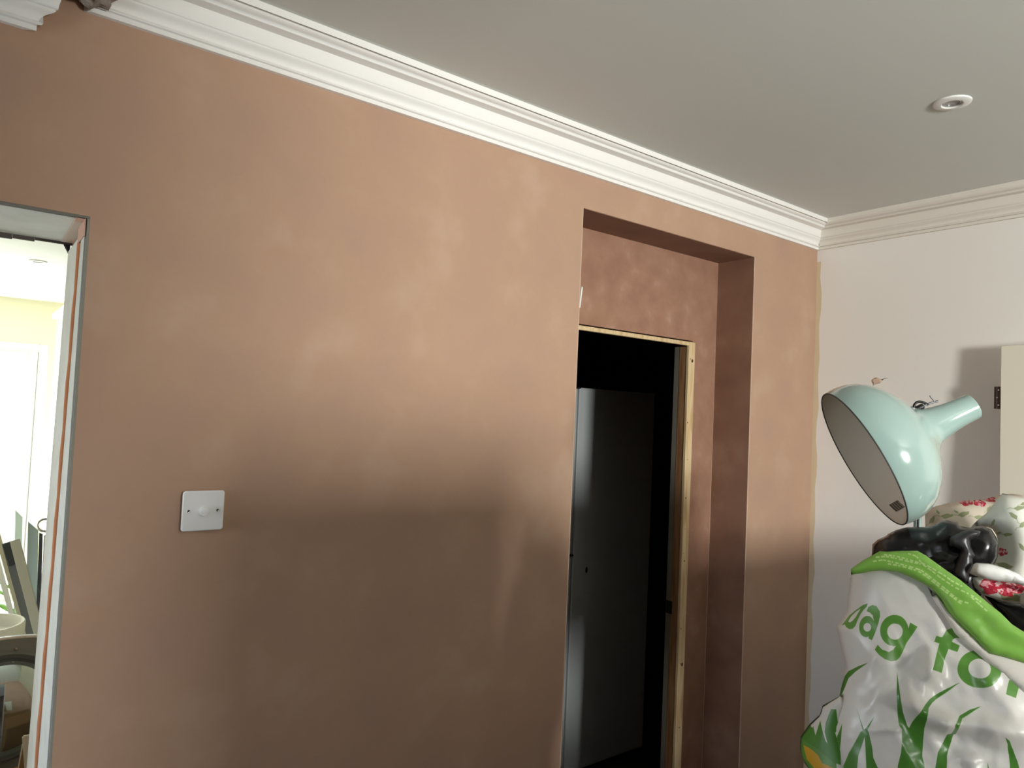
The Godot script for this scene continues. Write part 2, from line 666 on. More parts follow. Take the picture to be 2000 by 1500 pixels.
	for z in [sz0, sz1 - 0.05]:
		soft_box(st, Vector3(L - 0.09, sy0, z), Vector3(L - 0.03, sy1, z + 0.05), 0.004)
	for y in [sy0, sy1 - 0.05]:
		soft_box(st, Vector3(L - 0.089, y, sz0 + 0.05), Vector3(L - 0.031, y + 0.05, sz1 - 0.05), 0.004)
	obj("window_frame", st, M.white, w2)
	st = tool()
	box(st, Vector3(L - 0.062, sy0 + 0.02, sz0 + 0.02), Vector3(L - 0.058, sy1 - 0.02, sz1 - 0.02))
	obj("pane", st, M.glass, w2)


func kitchen_shell():
	var kl := -4.7
	var kr := -1.96
	var kh := 2.40
	var kz := -5.2
	var st := tool()
	box(st, Vector3(kl - 0.1, FL, kz), Vector3(kl, kh, -T))
	struct("wall_kitchen_left", st, M.kitchen_wall, "cream left wall of the room beyond the open doorway")
	st = tool()
	box(st, Vector3(kr, FL, kz - 0.15), Vector3(kr + 0.08, kh, -T))
	struct("wall_kitchen_right", st, M.kitchen_wall, "cream side wall of the kitchen, behind the tall white unit")
	st = tool()
	box(st, Vector3(kl - 0.1, kh, kz - 0.15), Vector3(kr + 0.08, kh + 0.15, -T))
	struct("ceiling_kitchen", st, M.kitchen_ceiling, "bright white ceiling seen through the open doorway", "ceiling")
	st = tool()
	box(st, Vector3(kl - 0.1, FL - 0.12, kz - 0.15), Vector3(kr + 0.08, FL, -T))
	struct("floor_kitchen", st, M.kitchen_floor, "pale kitchen floor beyond the open doorway", "floor")
	st = tool()
	var dx0 := -3.75
	var dx1 := -2.38
	var dy := 2.052
	box(st, Vector3(kl, FL, kz - 0.15), Vector3(dx0, kh, kz))
	box(st, Vector3(dx1, FL, kz - 0.15), Vector3(kr, kh, kz))
	box(st, Vector3(dx0, dy, kz - 0.15), Vector3(dx1, kh, kz))
	struct("wall_kitchen_back", st, M.kitchen_wall, "cream far wall of the kitchen above the glazed door")
	var d := thing("door_1", "white framed glazed door letting daylight into the kitchen", "glazed door")
	d.set_meta("kind", "structure")
	st = tool()
	soft_box(st, Vector3(dx0, 0, kz - 0.09), Vector3(dx0 + 0.06, dy, kz + 0.01), 0.005)
	soft_box(st, Vector3(dx1 - 0.06, 0, kz - 0.09), Vector3(dx1, dy, kz + 0.01), 0.005)
	soft_box(st, Vector3(dx0 + 0.06, dy - 0.055, kz - 0.09), Vector3(dx1 - 0.06, dy, kz + 0.01), 0.005)
	obj("frame", st, M.white, d)
	for k in 2:
		var x0 := dx0 + 0.06 + k * 0.627
		var x1 := x0 + 0.623
		st = tool()
		soft_box(st, Vector3(x0, 0.02, kz - 0.07), Vector3(x0 + 0.075, dy - 0.06, kz - 0.01), 0.006)
		soft_box(st, Vector3(x1 - 0.075, 0.02, kz - 0.07), Vector3(x1, dy - 0.06, kz - 0.01), 0.006)
		soft_box(st, Vector3(x0 + 0.075, dy - 0.135, kz - 0.069), Vector3(x1 - 0.075, dy - 0.06, kz - 0.011), 0.006)
		soft_box(st, Vector3(x0 + 0.075, 0.02, kz - 0.069), Vector3(x1 - 0.075, 0.16, kz - 0.011), 0.006)
		var leaf := obj("leaf", st, M.white, d)
		st = tool()
		box(st, Vector3(x0 + 0.07, 0.15, kz - 0.042), Vector3(x1 - 0.07, dy - 0.13, kz - 0.038))
		obj("pane", st, M.glass, leaf)
	# the dark cupboard behind the recess
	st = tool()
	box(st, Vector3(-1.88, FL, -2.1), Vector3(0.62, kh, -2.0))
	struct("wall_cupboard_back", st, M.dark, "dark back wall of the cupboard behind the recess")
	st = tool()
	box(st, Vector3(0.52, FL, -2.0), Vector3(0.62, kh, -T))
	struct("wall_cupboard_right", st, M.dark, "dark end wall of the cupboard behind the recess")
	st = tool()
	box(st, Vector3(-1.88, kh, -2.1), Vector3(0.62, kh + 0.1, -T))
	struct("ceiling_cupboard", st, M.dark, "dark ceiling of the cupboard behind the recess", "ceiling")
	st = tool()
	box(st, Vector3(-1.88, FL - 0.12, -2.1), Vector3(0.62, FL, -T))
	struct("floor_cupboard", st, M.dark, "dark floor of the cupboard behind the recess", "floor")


func cornice_profile() -> Array:
	var p := []
	for v in [[0.0, 2.430], [0.012, 2.430], [0.0122, 2.4395], [0.009, 2.4405], [0.011, 2.4415], [0.016, 2.442], [0.0178, 2.4445], [0.016, 2.447], [0.0135, 2.449],
			[0.014, 2.452], [0.0155, 2.457], [0.019, 2.462], [0.023, 2.4655], [0.0265, 2.4685], [0.0285, 2.4715], [0.0285, 2.4745], [0.0305, 2.4748], [0.0309, 2.4815], [0.0316, 2.488], [0.0326, 2.4945], [0.0340, 2.5005], [0.0365, 2.506],
			[0.0660, 2.5052], [0.0680, 2.506], [0.0680, 2.513], [0.0700, 2.5134], [0.0745, 2.5142], [0.0790, 2.5158], [0.0825, 2.5182], [0.0845, 2.521], [0.0850, 2.523], [0.0860, 2.523], [0.0950, 2.5185], [0.0950, 2.5355], [0.0, 2.5355]]:
		p.append(Vector2(v[0], v[1]))
	return p


func cornices():
	var prof := cornice_profile()
	var st := tool()
	mould(st, prof, Vector3(-2.758, 0, 0.0002), Vector3(1, 0, 0), Vector3(0, 0, 1), 2.758, 0.9, 1.0, 0.005)
	struct("trim_1", st, M.cornice, "bright white moulded cornice running along the brown wall to the corner", "cornice")
	st = tool()
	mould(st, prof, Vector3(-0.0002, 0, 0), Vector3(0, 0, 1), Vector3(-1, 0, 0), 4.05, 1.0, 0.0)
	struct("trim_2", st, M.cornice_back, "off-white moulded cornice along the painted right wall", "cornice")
	# the cut-off end of an older, deeper cornice at the far left
	var low := []
	for v in prof: low.append(Vector2(v.x * 1.0, v.y - 0.072 if v.y < 2.53 else v.y))
	st = tool()
	mould(st, low, Vector3(-4.7, 0, 0.0002), Vector3(1, 0, 0), Vector3(0, 0, 1), 1.8465, 0.0, -1.7)
	struct("trim_3", st, M.cornice, "cut-off end of a lower white cornice at top left", "cornice")
	# the broken lump of old plaster between the two runs
	st = tool()
	var n := crease_noise(5, 30.0)
	var rows := 14
	var cols := 22
	var c := Vector3(-2.748, 2.470, 0.030)
	var g := []
	for i in rows + 1:
		var line := []
		for j in cols:
			var th := PI * i / rows
			var ph := TAU * j / cols
			var d := Vector3(sin(th) * cos(ph), cos(th), sin(th) * sin(ph))
			var r := 1.0 + 0.22 * n.get_noise_3d(d.x, d.y, d.z) + 0.12 * sin(7.0 * d.x + 4.0 * d.y)
			line.append(c + d * Vector3(0.042, 0.034, 0.024) * r)
		g.append(line)
	for i in rows:
		for j in cols:
			var k: int = (j + 1) % cols
			quad(st, g[i + 1][j], g[i][j], g[i][k], g[i + 1][k], true)
	var lump := obj("plaster_lump", st, M.rubble)
	tag(lump, "broken grey lump of old plaster between the two cornice ends", "plaster lump")


func recess():
	# timber lining of the doorway at the back of the recess
	var d := thing("door_2", "raw pine door lining at the back of the brown recess", "door lining")
	d.set_meta("kind", "structure")
	var x1 := -0.6040
	var st := tool()
	soft_box(st, Vector3(-1.32, 1.9640, -0.176), Vector3(x1 - 0.0165, 1.9795, -0.160), 0.0015)
	obj("head", st, M.stud, d)
	st = tool()
	soft_box(st, Vector3(x1 - 0.0385, FL, -0.1720), Vector3(x1, 1.979, -0.158), 0.002)
	var jamb := obj("jamb", st, M.stud, d)
	st = tool()
	soft_box(st, Vector3(x1 - 0.0365, FL, -0.208), Vector3(x1 - 0.004, 1.9620, -0.1725), 0.002)
	obj("packing_strip", st, M.stud_dark, d)
	st = tool()
	soft_box(st, Vector3(x1 - 0.0355, FL, -0.234), Vector3(x1, 1.9620, -0.2085), 0.002)
	obj("board_edge", st, mat(Color8(120, 116, 106), 0.9), d)
	st = tool()
	soft_box(st, Vector3(-1.32, FL, -0.204), Vector3(-1.283, 1.962, -0.158), 0.003)
	obj("jamb", st, M.stud, d)
	# knots and screw holes on the face of the jamb
	var knots := [[1.905, 0.0060, -0.017], [1.912, 0.0022, -0.029], [1.660, 0.0028, -0.033], [1.515, 0.0016, -0.026], [1.365, 0.0030, -0.028], [1.245, 0.0014, -0.026], [1.150, 0.0014, -0.030], [1.120, 0.0030, -0.024],
		[0.860, 0.0020, -0.030], [0.720, 0.0060, -0.016], [0.724, 0.0024, -0.026], [0.480, 0.0026, -0.020]]
	for k in knots:
		st = tool()
		lathe(st, [Vector2(0, 0.0006), Vector2(k[1] * 0.75, 0.0006), Vector2(k[1], 0.0)], Transform3D(Basis(Vector3(1, 0, 0), Vector3(0, 0, 1), Vector3(0, -1.25, 0)), Vector3(x1 + k[2], k[0], -0.1581)), 12)
		obj("knot", st, M.knot, jamb)
	st = tool()
	soft_box(st, Vector3(x1 - 0.0378, 0.905, -0.230), Vector3(x1 - 0.0350, 0.955, -0.200), 0.001)
	obj("strike_plate", st, M.black, d)


func doorway():
	# raw plasterboard lining of the open doorway, in the boards it was patched from
	var x := -2.7206
	var y1 := 2.0213
	var r := thing("door_3", "bare plasterboard lining of the open doorway on the left", "door lining")
	r.set_meta("kind", "structure")
	var st := tool()
	box(st, Vector3(-3.58, y1 - 0.006, -0.292), Vector3(x - 0.012, y1 - 0.0002, -0.014))
	obj("lintel_board", st, M.board, r)
	st = tool()
	box(st, Vector3(-3.58, y1 - 0.0045, -0.0145), Vector3(x, y1 - 0.0003, -0.0004))
	obj("bead_gap", st, mat(Color8(126, 124, 116), 0.9), r)
	st = tool()
	for k in 20:
		var a := -3.55 + k * 0.042
		var dip := 0.004 + 0.008 * absf(sin(k * 1.7)) * (1.0 if k % 5 < 3 else 0.2)
		box(st, Vector3(a, y1 - 0.006 - dip, -0.30), Vector3(a + 0.0415, y1 - 0.001, -0.2925))
	obj("ragged_edge", st, mat(Color8(96, 88, 84), 0.95), r)
	# front board of the jamb: its back edge runs deeper towards the floor
	st = tool()
	hexa(st, [Vector3(x - 0.007, FL, -0.012), Vector3(x, FL, -0.012), Vector3(x, y1, -0.012), Vector3(x - 0.007, y1, -0.012),
		Vector3(x - 0.007, FL, -0.262), Vector3(x, FL, -0.262), Vector3(x, y1, -0.062), Vector3(x - 0.007, y1, -0.062)])
	obj("jamb_board", st, M.board, r)
	st = tool()
	box(st, Vector3(x - 0.0045, FL, -0.0125), Vector3(x - 0.0001, y1, -0.0006))
	obj("bead_gap", st, mat(Color8(150, 148, 138), 0.9), r)
	# the foamed gap behind it
	st = tool()
	hexa(st, [Vector3(x - 0.002, FL, -0.263), Vector3(x, FL, -0.263), Vector3(x, y1, -0.063), Vector3(x - 0.002, y1, -0.063),
		Vector3(x - 0.002, FL, -0.318), Vector3(x, FL, -0.318), Vector3(x, y1, -0.084), Vector3(x - 0.002, y1, -0.084)])
	obj("dark_gap", st, M.dark, r)
	var bead := []
	for k in 41:
		var t := k / 40.0
		bead.append(Vector3(x - 0.0030 - 0.0008 * sin(k * 2.1), 0.02 + (y1 - 0.062) * t, lerpf(-0.290, -0.082, t)))
	st = tool()
	tube(st, bead, 0.0085, 8)
	obj("orange_foam", st, M.gap_foam, r)
	st = tool()
	hexa(st, [Vector3(x - 0.009, FL, -0.318), Vector3(x, FL, -0.318), Vector3(x, y1 - 0.03, -0.092), Vector3(x - 0.009, y1 - 0.03, -0.092),
		Vector3(x - 0.009, FL, -0.455), Vector3(x, FL, -0.455), Vector3(x, y1 - 0.03, -0.276), Vector3(x - 0.009, y1 - 0.03, -0.276)])
	obj("jamb_board", st, M.board, r)
	# the ribbed pink patch over the top corner, and the dark hole behind it
	st = tool()
	var ribs := tool()
	for k in 13:
		var a := x - 0.0245 + k * 0.0019
		var sl := 0.0
		quad(st, Vector3(a - sl, y1 - 0.0068, -0.285), Vector3(a - sl + 0.0019, y1 - 0.0068, -0.285), Vector3(a + 0.0019 + sl * 0.2, y1 - 0.0068, -0.030), Vector3(a + sl * 0.2, y1 - 0.0068, -0.030))
		tube(ribs, [Vector3(a - sl + 0.001, y1 - 0.0076, -0.285), Vector3(a + sl * 0.2 + 0.001, y1 - 0.0076, -0.030)], 0.00065, 6)
	var tape := obj("mesh_tape", st, mat(Color8(226, 176, 154), 0.9), r)
	var rib := obj("rib", ribs, mat(Color8(250, 236, 226), 0.8), tape)
	rib.set_meta("kind", "stuff")
	st = tool()
	soft_box(st, Vector3(x - 0.0095, y1 - 0.040, -0.10), Vector3(x - 0.0065, y1 - 0.004, -0.004), 0.001)
	soft_box(st, Vector3(x - 0.025, y1 - 0.0085, -0.032), Vector3(x - 0.006, y1 - 0.0055, -0.003), 0.001)
	obj("plaster_patch", st, mat(Color8(224, 182, 164), 0.9), r)
	st = tool()
	hexa(st, [Vector3(x - 0.016, y1 - 0.008, -0.293), Vector3(x - 0.005, y1 - 0.034, -0.293), Vector3(x - 0.004, y1 - 0.005, -0.293), Vector3(x - 0.020, y1 - 0.005, -0.293),
		Vector3(x - 0.016, y1 - 0.008, -0.303), Vector3(x - 0.005, y1 - 0.034, -0.303), Vector3(x - 0.004, y1 - 0.005, -0.303), Vector3(x - 0.020, y1 - 0.005, -0.303)])
	obj("broken_corner", st, M.dark, r)


func wall_fittings():
	# dimmer switch
	var s := thing("dimmer_switch", "square white dimmer switch on the brown plaster wall", "light switch", Vector3(-2.4721, 1.4224, 0))
	var st := tool()
	soft_box(st, Vector3(-0.0365, -0.0365, 0.0003), Vector3(0.0365, 0.0365, 0.0085), 0.002)
	obj("back_box", st, M.dark, s)
	st = tool()
	rounded_plate(st, 0.0432, 0.0060, 0.0085, 0.0135, 0.0022)
	obj("plate", st, M.white_gloss, s)
	st = tool()
	lathe(st, [Vector2(0.0102, 0), Vector2(0.0102, 0.003), Vector2(0.0094, 0.0036), Vector2(0.0094, 0.0125), Vector2(0.0088, 0.0138), Vector2(0.0072, 0.0140), Vector2(0.0, 0.0136)], Transform3D(Basis(Vector3(1, 0, 0), Vector3(0, 0, 1), Vector3(0, -1, 0)), Vector3(0, -0.001, 0.0134)), 36)
	obj("knob", st, M.white_gloss, s)
	for k in [-1.0, 1.0]:
		st = tool()
		lathe(st, [Vector2(0.0034, 0.0004), Vector2(0.0028, 0.0009), Vector2(0.0024, 0.0002), Vector2(0.0, 0.0)], Transform3D(Basis(Vector3(1, 0, 0), Vector3(0, 0, 1), Vector3(0, -1, 0)), Vector3(k * 0.0300, 0, 0.0134)), 20)
		var sc := obj("screw", st, M.chrome, s)
		st = tool()
		lathe(st, [Vector2(0.0019, 0.0), Vector2(0.0, 0.0)], Transform3D(Basis(Vector3(1, 0, 0), Vector3(0, 0, 1), Vector3(0, -1, 0)), Vector3(k * 0.0300 - 0.0003, 0.0002, 0.01385)), 14)
		obj("screw_hole", st, M.black, sc)
	# the loose plate on the hidden side of the recess
	st = tool()
	soft_box(st, Vector3(-0.003, -0.034, -0.05), Vector3(0.003, 0.034, 0.0), 0.001)
	var p := obj("loose_plate", st, M.white)
	p.transform = Transform3D(Basis(Vector3(0, 0, 1), -0.11), Vector3(-1.3745, 2.0405, -0.0005))
	tag(p, "loose white plate edge peeping out at the left side of the recess", "plate")
	# downlight
	var d := thing("downlight", "round white recessed downlight in the grey ceiling", "ceiling light", Vector3(-0.882, H, 0.871))
	var flip := Transform3D(Basis(Vector3(1, 0, 0), Vector3(0, -1, 0), Vector3(0, 0, -1)), Vector3.ZERO)
	st = tool()
	lathe(st, [Vector2(0.0235, 0.0035), Vector2(0.0260, 0.0065), Vector2(0.0400, 0.0062), Vector2(0.0440, 0.0040), Vector2(0.0448, 0.0002)], flip, 56)
	obj("rim", st, M.white, d)
	st = tool()
	lathe(st, [Vector2(0.0, 0.0004), Vector2(0.0205, 0.0006), Vector2(0.0225, 0.0020), Vector2(0.0237, 0.0036)], flip, 56)
	obj("reflector", st, mat(Color8(172, 168, 164), 0.35), d)
	st = tool()
	lathe(st, [Vector2(0.0205, 0.0008), Vector2(0.0205, 0.0024), Vector2(0.0185, 0.0026), Vector2(0.0185, 0.0008)], flip, 48)
	obj("retaining_ring", st, M.chrome, d)


# a square plate with rounded corners and a softened face, lying in x/y, facing +z
func rounded_plate(st: SurfaceTool, half: float, r: float, z0: float, z1: float, soft: float):
	var rings := []
	for layer in [[0.0, z0], [0.0, z1 - soft], [soft * 0.3, z1 - soft * 0.3], [soft, z1]]:
		var ring := []
		var h: float = half - layer[0]
		var rr: float = maxf(r - layer[0], 0.0005)
		for q in 4:
			for k in 7:
				var t := PI / 2 * (q + k / 6.0)
				var c := Vector2([1, -1, -1, 1][q], [1, 1, -1, -1][q]) * (h - rr)
				ring.append(Vector3(c.x + rr * cos(t), c.y + rr * sin(t), layer[1]))
		rings.append(ring)
	for l in rings.size() - 1:
		for k in rings[l].size():
			var n: int = (k + 1) % rings[l].size()
			quad(st, rings[l][k], rings[l][n], rings[l + 1][n], rings[l + 1][k], l > 0)
	var mid := Vector3(0, 0, z1)
	for k in rings[-1].size():
		tri(st, mid, rings[-1][k], rings[-1][(k + 1) % rings[-1].size()])
		tri(st, Vector3(0, 0, z0), rings[0][(k + 1) % rings[0].size()], rings[0][k])


func fridge():
	var f := thing("fridge_freezer", "tall silver grey fridge freezer in the dark cupboard behind the recess", "fridge", Vector3(-0.466, FL, -0.97))
	var st := tool()
	soft_box(st, Vector3(0, 0.02, -0.60), Vector3(0.56, 1.91, 0), 0.004)
	var body := obj("body", st, M.fridge, f)
	st = tool()
	soft_box(st, Vector3(-0.064, 1.085, -0.598), Vector3(-0.007, 1.906, -0.002), 0.006)
	obj("upper_door", st, M.fridge, f)
	st = tool()
	soft_box(st, Vector3(-0.064, 0.06, -0.598), Vector3(-0.007, 1.075, -0.002), 0.006)
	obj("lower_door", st, M.fridge, f)
	for y in [1.08, 1.908]:
		st = tool()
		soft_box(st, Vector3(-0.045, y - 0.004, -0.02), Vector3(0.01, y + 0.004, -0.0005), 0.001)
		obj("hinge", st, M.black, f)
	st = tool()
	lathe(st, [Vector2(0.008, 0.0), Vector2(0.007, 0.0008), Vector2(0.0, 0.0008)], Transform3D(Basis(Vector3(1, 0, 0), Vector3(0, 0, 1), Vector3(0, -1.9, 0)), Vector3(0.095, 1.0, 0.0)), 16)
	obj("plug_hole", st, M.black, body)
	for x in [0.05, 0.51]:
		for z in [-0.55, -0.05]:
			st = tool()
			lathe(st, [Vector2(0.0, 0.0), Vector2(0.02, 0.0), Vector2(0.02, 0.025), Vector2(0, 0.025)], Transform3D(Basis.IDENTITY, Vector3(x, 0, z)), 12)
			obj("foot", st, M.black, f)


# ---------------------------------------------------------------- the pile on the table
func pile():
	# the table, just below the picture
	var t := thing("side_table", "plain wooden table under the pile of bags, below the picture", "table", Vector3(-1.475, FL, 1.125))
	var st := tool()
	soft_box(st, Vector3(-0.325, 0.865, -0.375), Vector3(0.325, 0.895, 0.375), 0.004)
	obj("tabletop", st, M.floor_m, t)
	for x in [-0.29, 0.25]:
		for z in [-0.34, 0.30]:
			st = tool()
			soft_box(st, Vector3(x, 0, z), Vector3(x + 0.04, 0.865, z + 0.04), 0.003)
			obj("leg", st, M.floor_m, t)
	carrier_bag()
	var shiny := mat(Color8(12, 12, 13), 0.27)
	# knotted black bin bag
	var n1 := crease_noise(3, 8.0)
	var n1b := crumple_noise(4, 16.0)
	var b := thing("bin_bag", "knotted black plastic bin bag sticking out of the top of the carrier bag", "bin bag", Vector3(-1.3745, 1.4188, 1.0518))
	var xf := frame(Vector3.ZERO, Vector3(-0.9198, 0.1392, 0.3669))
	st = puff(PackedVector2Array([Vector2(-0.1142, -0.0152), Vector2(-0.1133, 0.0117), Vector2(-0.1041, 0.0225), Vector2(-0.0888, 0.0320), Vector2(-0.0855, 0.0362), Vector2(-0.0721, 0.0455), Vector2(-0.0520, 0.0535), Vector2(-0.0354, 0.0559), Vector2(-0.0173, 0.0576), Vector2(-0.0044, 0.0647), Vector2(0.0068, 0.0734), Vector2(0.0132, 0.0755), Vector2(0.0260, 0.0729), Vector2(0.0339, 0.0728), Vector2(0.0387, 0.0661), Vector2(0.0528, 0.0650), Vector2(0.0728, 0.0715), Vector2(0.0881, 0.0664), Vector2(0.0957, 0.0530), Vector2(0.1006, 0.0412), Vector2(0.0986, 0.0161), Vector2(0.0930, 0.0012), Vector2(0.0826, -0.0163), Vector2(0.0769, -0.0594), Vector2(0.0715, -0.2991), Vector2(-0.0834, -0.3378), Vector2(-0.1076, -0.0896)]), xf, 0.0055, func(p, d): return dome(d, 0.05, 0.055) + minf(d * 8.0, 1.0) * (0.018 * n1.get_noise_2d(p.x * 1.0 + p.y * 0.6, p.y * 1.9 - p.x * 0.5) + 0.050 * n1b.get_noise_2d(p.x + p.y * 0.5, p.y * 1.7 - p.x * 0.4)), 0.05, 0.05)
	obj("body", st, shiny, b)
	var n2 := crease_noise(8, 26.0)
	st = puff(PackedVector2Array([Vector2(0.0193, 0.0389), Vector2(0.0223, 0.0436), Vector2(0.0328, 0.0502), Vector2(0.0403, 0.0555), Vector2(0.0523, 0.0604), Vector2(0.0686, 0.0589), Vector2(0.0672, 0.0518), Vector2(0.0584, 0.0438), Vector2(0.0525, 0.0395), Vector2(0.0533, 0.0292), Vector2(0.0602, 0.0129), Vector2(0.0565, 0.0089), Vector2(0.0574, -0.0030), Vector2(0.0516, -0.0193), Vector2(0.0503, -0.0383), Vector2(0.0264, -0.0300), Vector2(0.0262, -0.0179), Vector2(0.0335, 0.0022), Vector2(0.0392, 0.0204), Vector2(0.0332, 0.0231), Vector2(0.0256, 0.0256), Vector2(0.0203, 0.0249)]), Transform3D(xf.basis, xf.basis.z * 0.058), 0.004, func(p, d): return dome(d, 0.018, 0.014) + minf(d * 12.0, 1.0) * 0.006 * n2.get_noise_2d(p.x * 2.2, p.y * 0.4), 0.008, 0.02)
	obj("tied_neck", st, mat(Color8(40, 40, 42), 0.4), b)
	# floral things
	var n3 := crease_noise(12, 3.0)
	var fm := floral_material(Rect2(-0.0646, -0.4740, 0.2346, 0.5474), [[Vector2(0.0245, 0.0364), 0.0116, 1.10], [Vector2(0.0495, 0.0356), 0.0107, 1.10], [Vector2(0.0708, 0.0465), 0.0073, 1.60]], [[Vector2(-0.0154, -0.0015), 0.0114, 0.30], [Vector2(0.0167, 0.0060), 0.0116, 0.50], [Vector2(-0.0431, -0.0118), 0.0087, 1.20], [Vector2(0.0445, 0.0012), 0.0092, 0.20], [Vector2(0.0017, 0.0100), 0.0049, 2.60], [Vector2(-0.0325, 0.0067), 0.0054, 2.00], [Vector2(0.0649, 0.0224), 0.0073, 1.00]], Color8(214, 202, 186))
	st = puff(PackedVector2Array([Vector2(-0.0546, 0.0024), Vector2(-0.0536, 0.0086), Vector2(-0.0478, 0.0140), Vector2(-0.0324, 0.0220), Vector2(-0.0133, 0.0292), Vector2(0.0114, 0.0369), Vector2(0.0395, 0.0427), Vector2(0.0616, 0.0457), Vector2(0.0801, 0.0538), Vector2(0.0947, 0.0593), Vector2(0.1164, 0.0633), Vector2(0.1379, 0.0609), Vector2(0.1600, 0.0397), Vector2(0.1523, -0.4237), Vector2(-0.0453, -0.4640), Vector2(-0.0519, -0.1185)]), frame(Vector3.ZERO, Vector3(-0.8622, 0.1736, 0.4760)), 0.014, func(p, d): return dome(d, 0.10, 0.06) + minf(d * 4.0, 1.0) * 0.012 * n3.get_noise_2d(p.x, p.y), 0.04, 0.08, Rect2(-0.0646, -0.4740, 0.2346, 0.5474))
	var o := obj("floral_pillow", st, fm)
	o.position = Vector3(-1.0904, 1.4722, 0.9693)
	tag(o, "floral pillow with a red flower on its top edge, behind the black bag", "pillow")
	var fm2 := floral_material(Rect2(-0.0496, -0.3814, 0.1537, 0.4830), [[Vector2(0.0156, -0.0276), 0.0080, 1.00], [Vector2(0.0629, 0.0402), 0.0093, 1.00]], [[Vector2(0.0425, 0.0607), 0.0095, 0.40], [Vector2(0.0316, 0.0441), 0.0087, 2.40], [Vector2(0.0474, 0.0288), 0.0078, 1.00], [Vector2(0.0240, 0.0068), 0.0072, 0.20], [Vector2(0.0462, -0.0148), 0.0078, 2.20], [Vector2(0.0199, -0.0544), 0.0127, -0.10], [Vector2(-0.0004, 0.0287), 0.0059, 1.20], [Vector2(0.0487, 0.0710), 0.0057, 0.80], [Vector2(0.0096, 0.0097), 0.0039, 0.30]], Color8(226, 224, 214))
	var n4 := crease_noise(15, 4.0)
	st = puff(PackedVector2Array([Vector2(0.0126, 0.0896), Vector2(0.0150, 0.0916), Vector2(0.0263, 0.0890), Vector2(0.0343, 0.0878), Vector2(0.0503, 0.0856), Vector2(0.0858, 0.0769), Vector2(0.0936, -0.0082), Vector2(0.0940, -0.3435), Vector2(-0.0103, -0.3714), Vector2(-0.0182, -0.0812), Vector2(0.0007, -0.0517), Vector2(0.0078, -0.0373), Vector2(0.0099, -0.0123), Vector2(0.0048, 0.0062), Vector2(-0.0018, 0.0169), Vector2(-0.0100, 0.0198), Vector2(-0.0396, 0.0151), Vector2(-0.0283, 0.0312), Vector2(-0.0137, 0.0466), Vector2(-0.0009, 0.0676)]), frame(Vector3.ZERO, Vector3(-0.9334, 0.1736, 0.3139)), 0.012, func(p, d): return dome(d, 0.08, 0.06) + minf(d * 4.0, 1.0) * 0.022 * n4.get_noise_2d(p.x * 1.4 + p.y, p.y - p.x * 0.4), 0.05, 0.08, Rect2(-0.0496, -0.3814, 0.1537, 0.4830))
	o = obj("floral_duvet", st, fm2)
	o.position = Vector3(-1.2206, 1.4552, 1.0957)
	tag(o, "pale floral duvet bulging at the right edge, beside the black bag", "duvet")
	var n5 := crease_noise(19, 16.0)
	st = puff(PackedVector2Array([Vector2(-0.0363, 0.0040), Vector2(-0.0308, 0.0207), Vector2(-0.0265, 0.0243), Vector2(-0.0075, 0.0260), Vector2(0.0140, 0.0224), Vector2(0.0351, 0.0155), Vector2(0.0450, 0.0087), Vector2(0.0760, -0.0044), Vector2(0.0759, -0.0208), Vector2(0.0450, -0.0056), Vector2(0.0283, -0.0025), Vector2(0.0072, -0.0035), Vector2(-0.0143, -0.0028), Vector2(-0.0289, 0.0009)]), frame(Vector3.ZERO, Vector3(-0.8909, 0.3420, 0.2990)), 0.006, func(p, d): return dome(d, 0.02, 0.018) + minf(d * 10.0, 1.0) * 0.004 * n5.get_noise_2d(p.x * 0.4 + p.y, p.y * 2.4), 0.012, 0.02)
	var white_cloth := mat(Color8(238, 238, 236), 0.7)
	o = obj("white_cloth", st, white_cloth)
	o.position = Vector3(-1.4119, 1.4057, 1.1611)
	tag(o, "folded plain white cloth between the duvet and the red flowered fabric", "cloth")
	var fm3 := floral_material(Rect2(-0.0486, -0.0234, 0.1359, 0.0604), [[Vector2(-0.0001, 0.0144), 0.0176, 1.35], [Vector2(0.0286, 0.0167), 0.0150, 1.30], [Vector2(0.0173, 0.0062), 0.0101, 1.60]], [[Vector2(0.0259, -0.0017), 0.0171, -0.10], [Vector2(-0.0116, 0.0003), 0.0059, 0.30]], Color8(206, 206, 198))
	st = puff(PackedVector2Array([Vector2(-0.0386, 0.0141), Vector2(-0.0351, 0.0271), Vector2(-0.0150, 0.0268), Vector2(0.0070, 0.0261), Vector2(0.0457, 0.0239), Vector2(0.0773, 0.0183), Vector2(0.0772, -0.0134), Vector2(0.0458, -0.0108), Vector2(0.0288, -0.0114), Vector2(0.0074, -0.0093), Vector2(-0.0144, -0.0046), Vector2(-0.0294, 0.0068)]), frame(Vector3.ZERO, Vector3(-0.8909, 0.3420, 0.2988)), 0.007, func(p, d): return dome(d, 0.03, 0.02) + minf(d * 8.0, 1.0) * 0.006 * n5.get_noise_2d(p.x, p.y), 0.015, 0.03, Rect2(-0.0486, -0.0234, 0.1359, 0.0604))
	o = obj("flowered_fabric", st, fm3)
	o.position = Vector3(-1.3871, 1.3737, 1.1531)
	tag(o, "folded fabric with a big red flower and green leaf under the white cloth", "fabric")
	var n6 := crumple_noise(23, 18.0)
	st = puff(PackedVector2Array([Vector2(-0.0614, 0.0737), Vector2(-0.0506, 0.0632), Vector2(-0.0283, 0.0585), Vector2(0.0107, 0.0571), Vector2(0.0426, 0.0580), Vector2(0.0428, 0.0100), Vector2(-0.0058, -0.0000), Vector2(-0.0384, 0.0480)]), frame(Vector3.ZERO, Vector3(-0.9179, 0.2756, 0.2854)), 0.008, func(p, d): return dome(d, 0.04, 0.022) + minf(d * 4.0, 1.0) * 0.02 * n6.get_noise_2d(p.x, p.y), 0.012, 0.05)
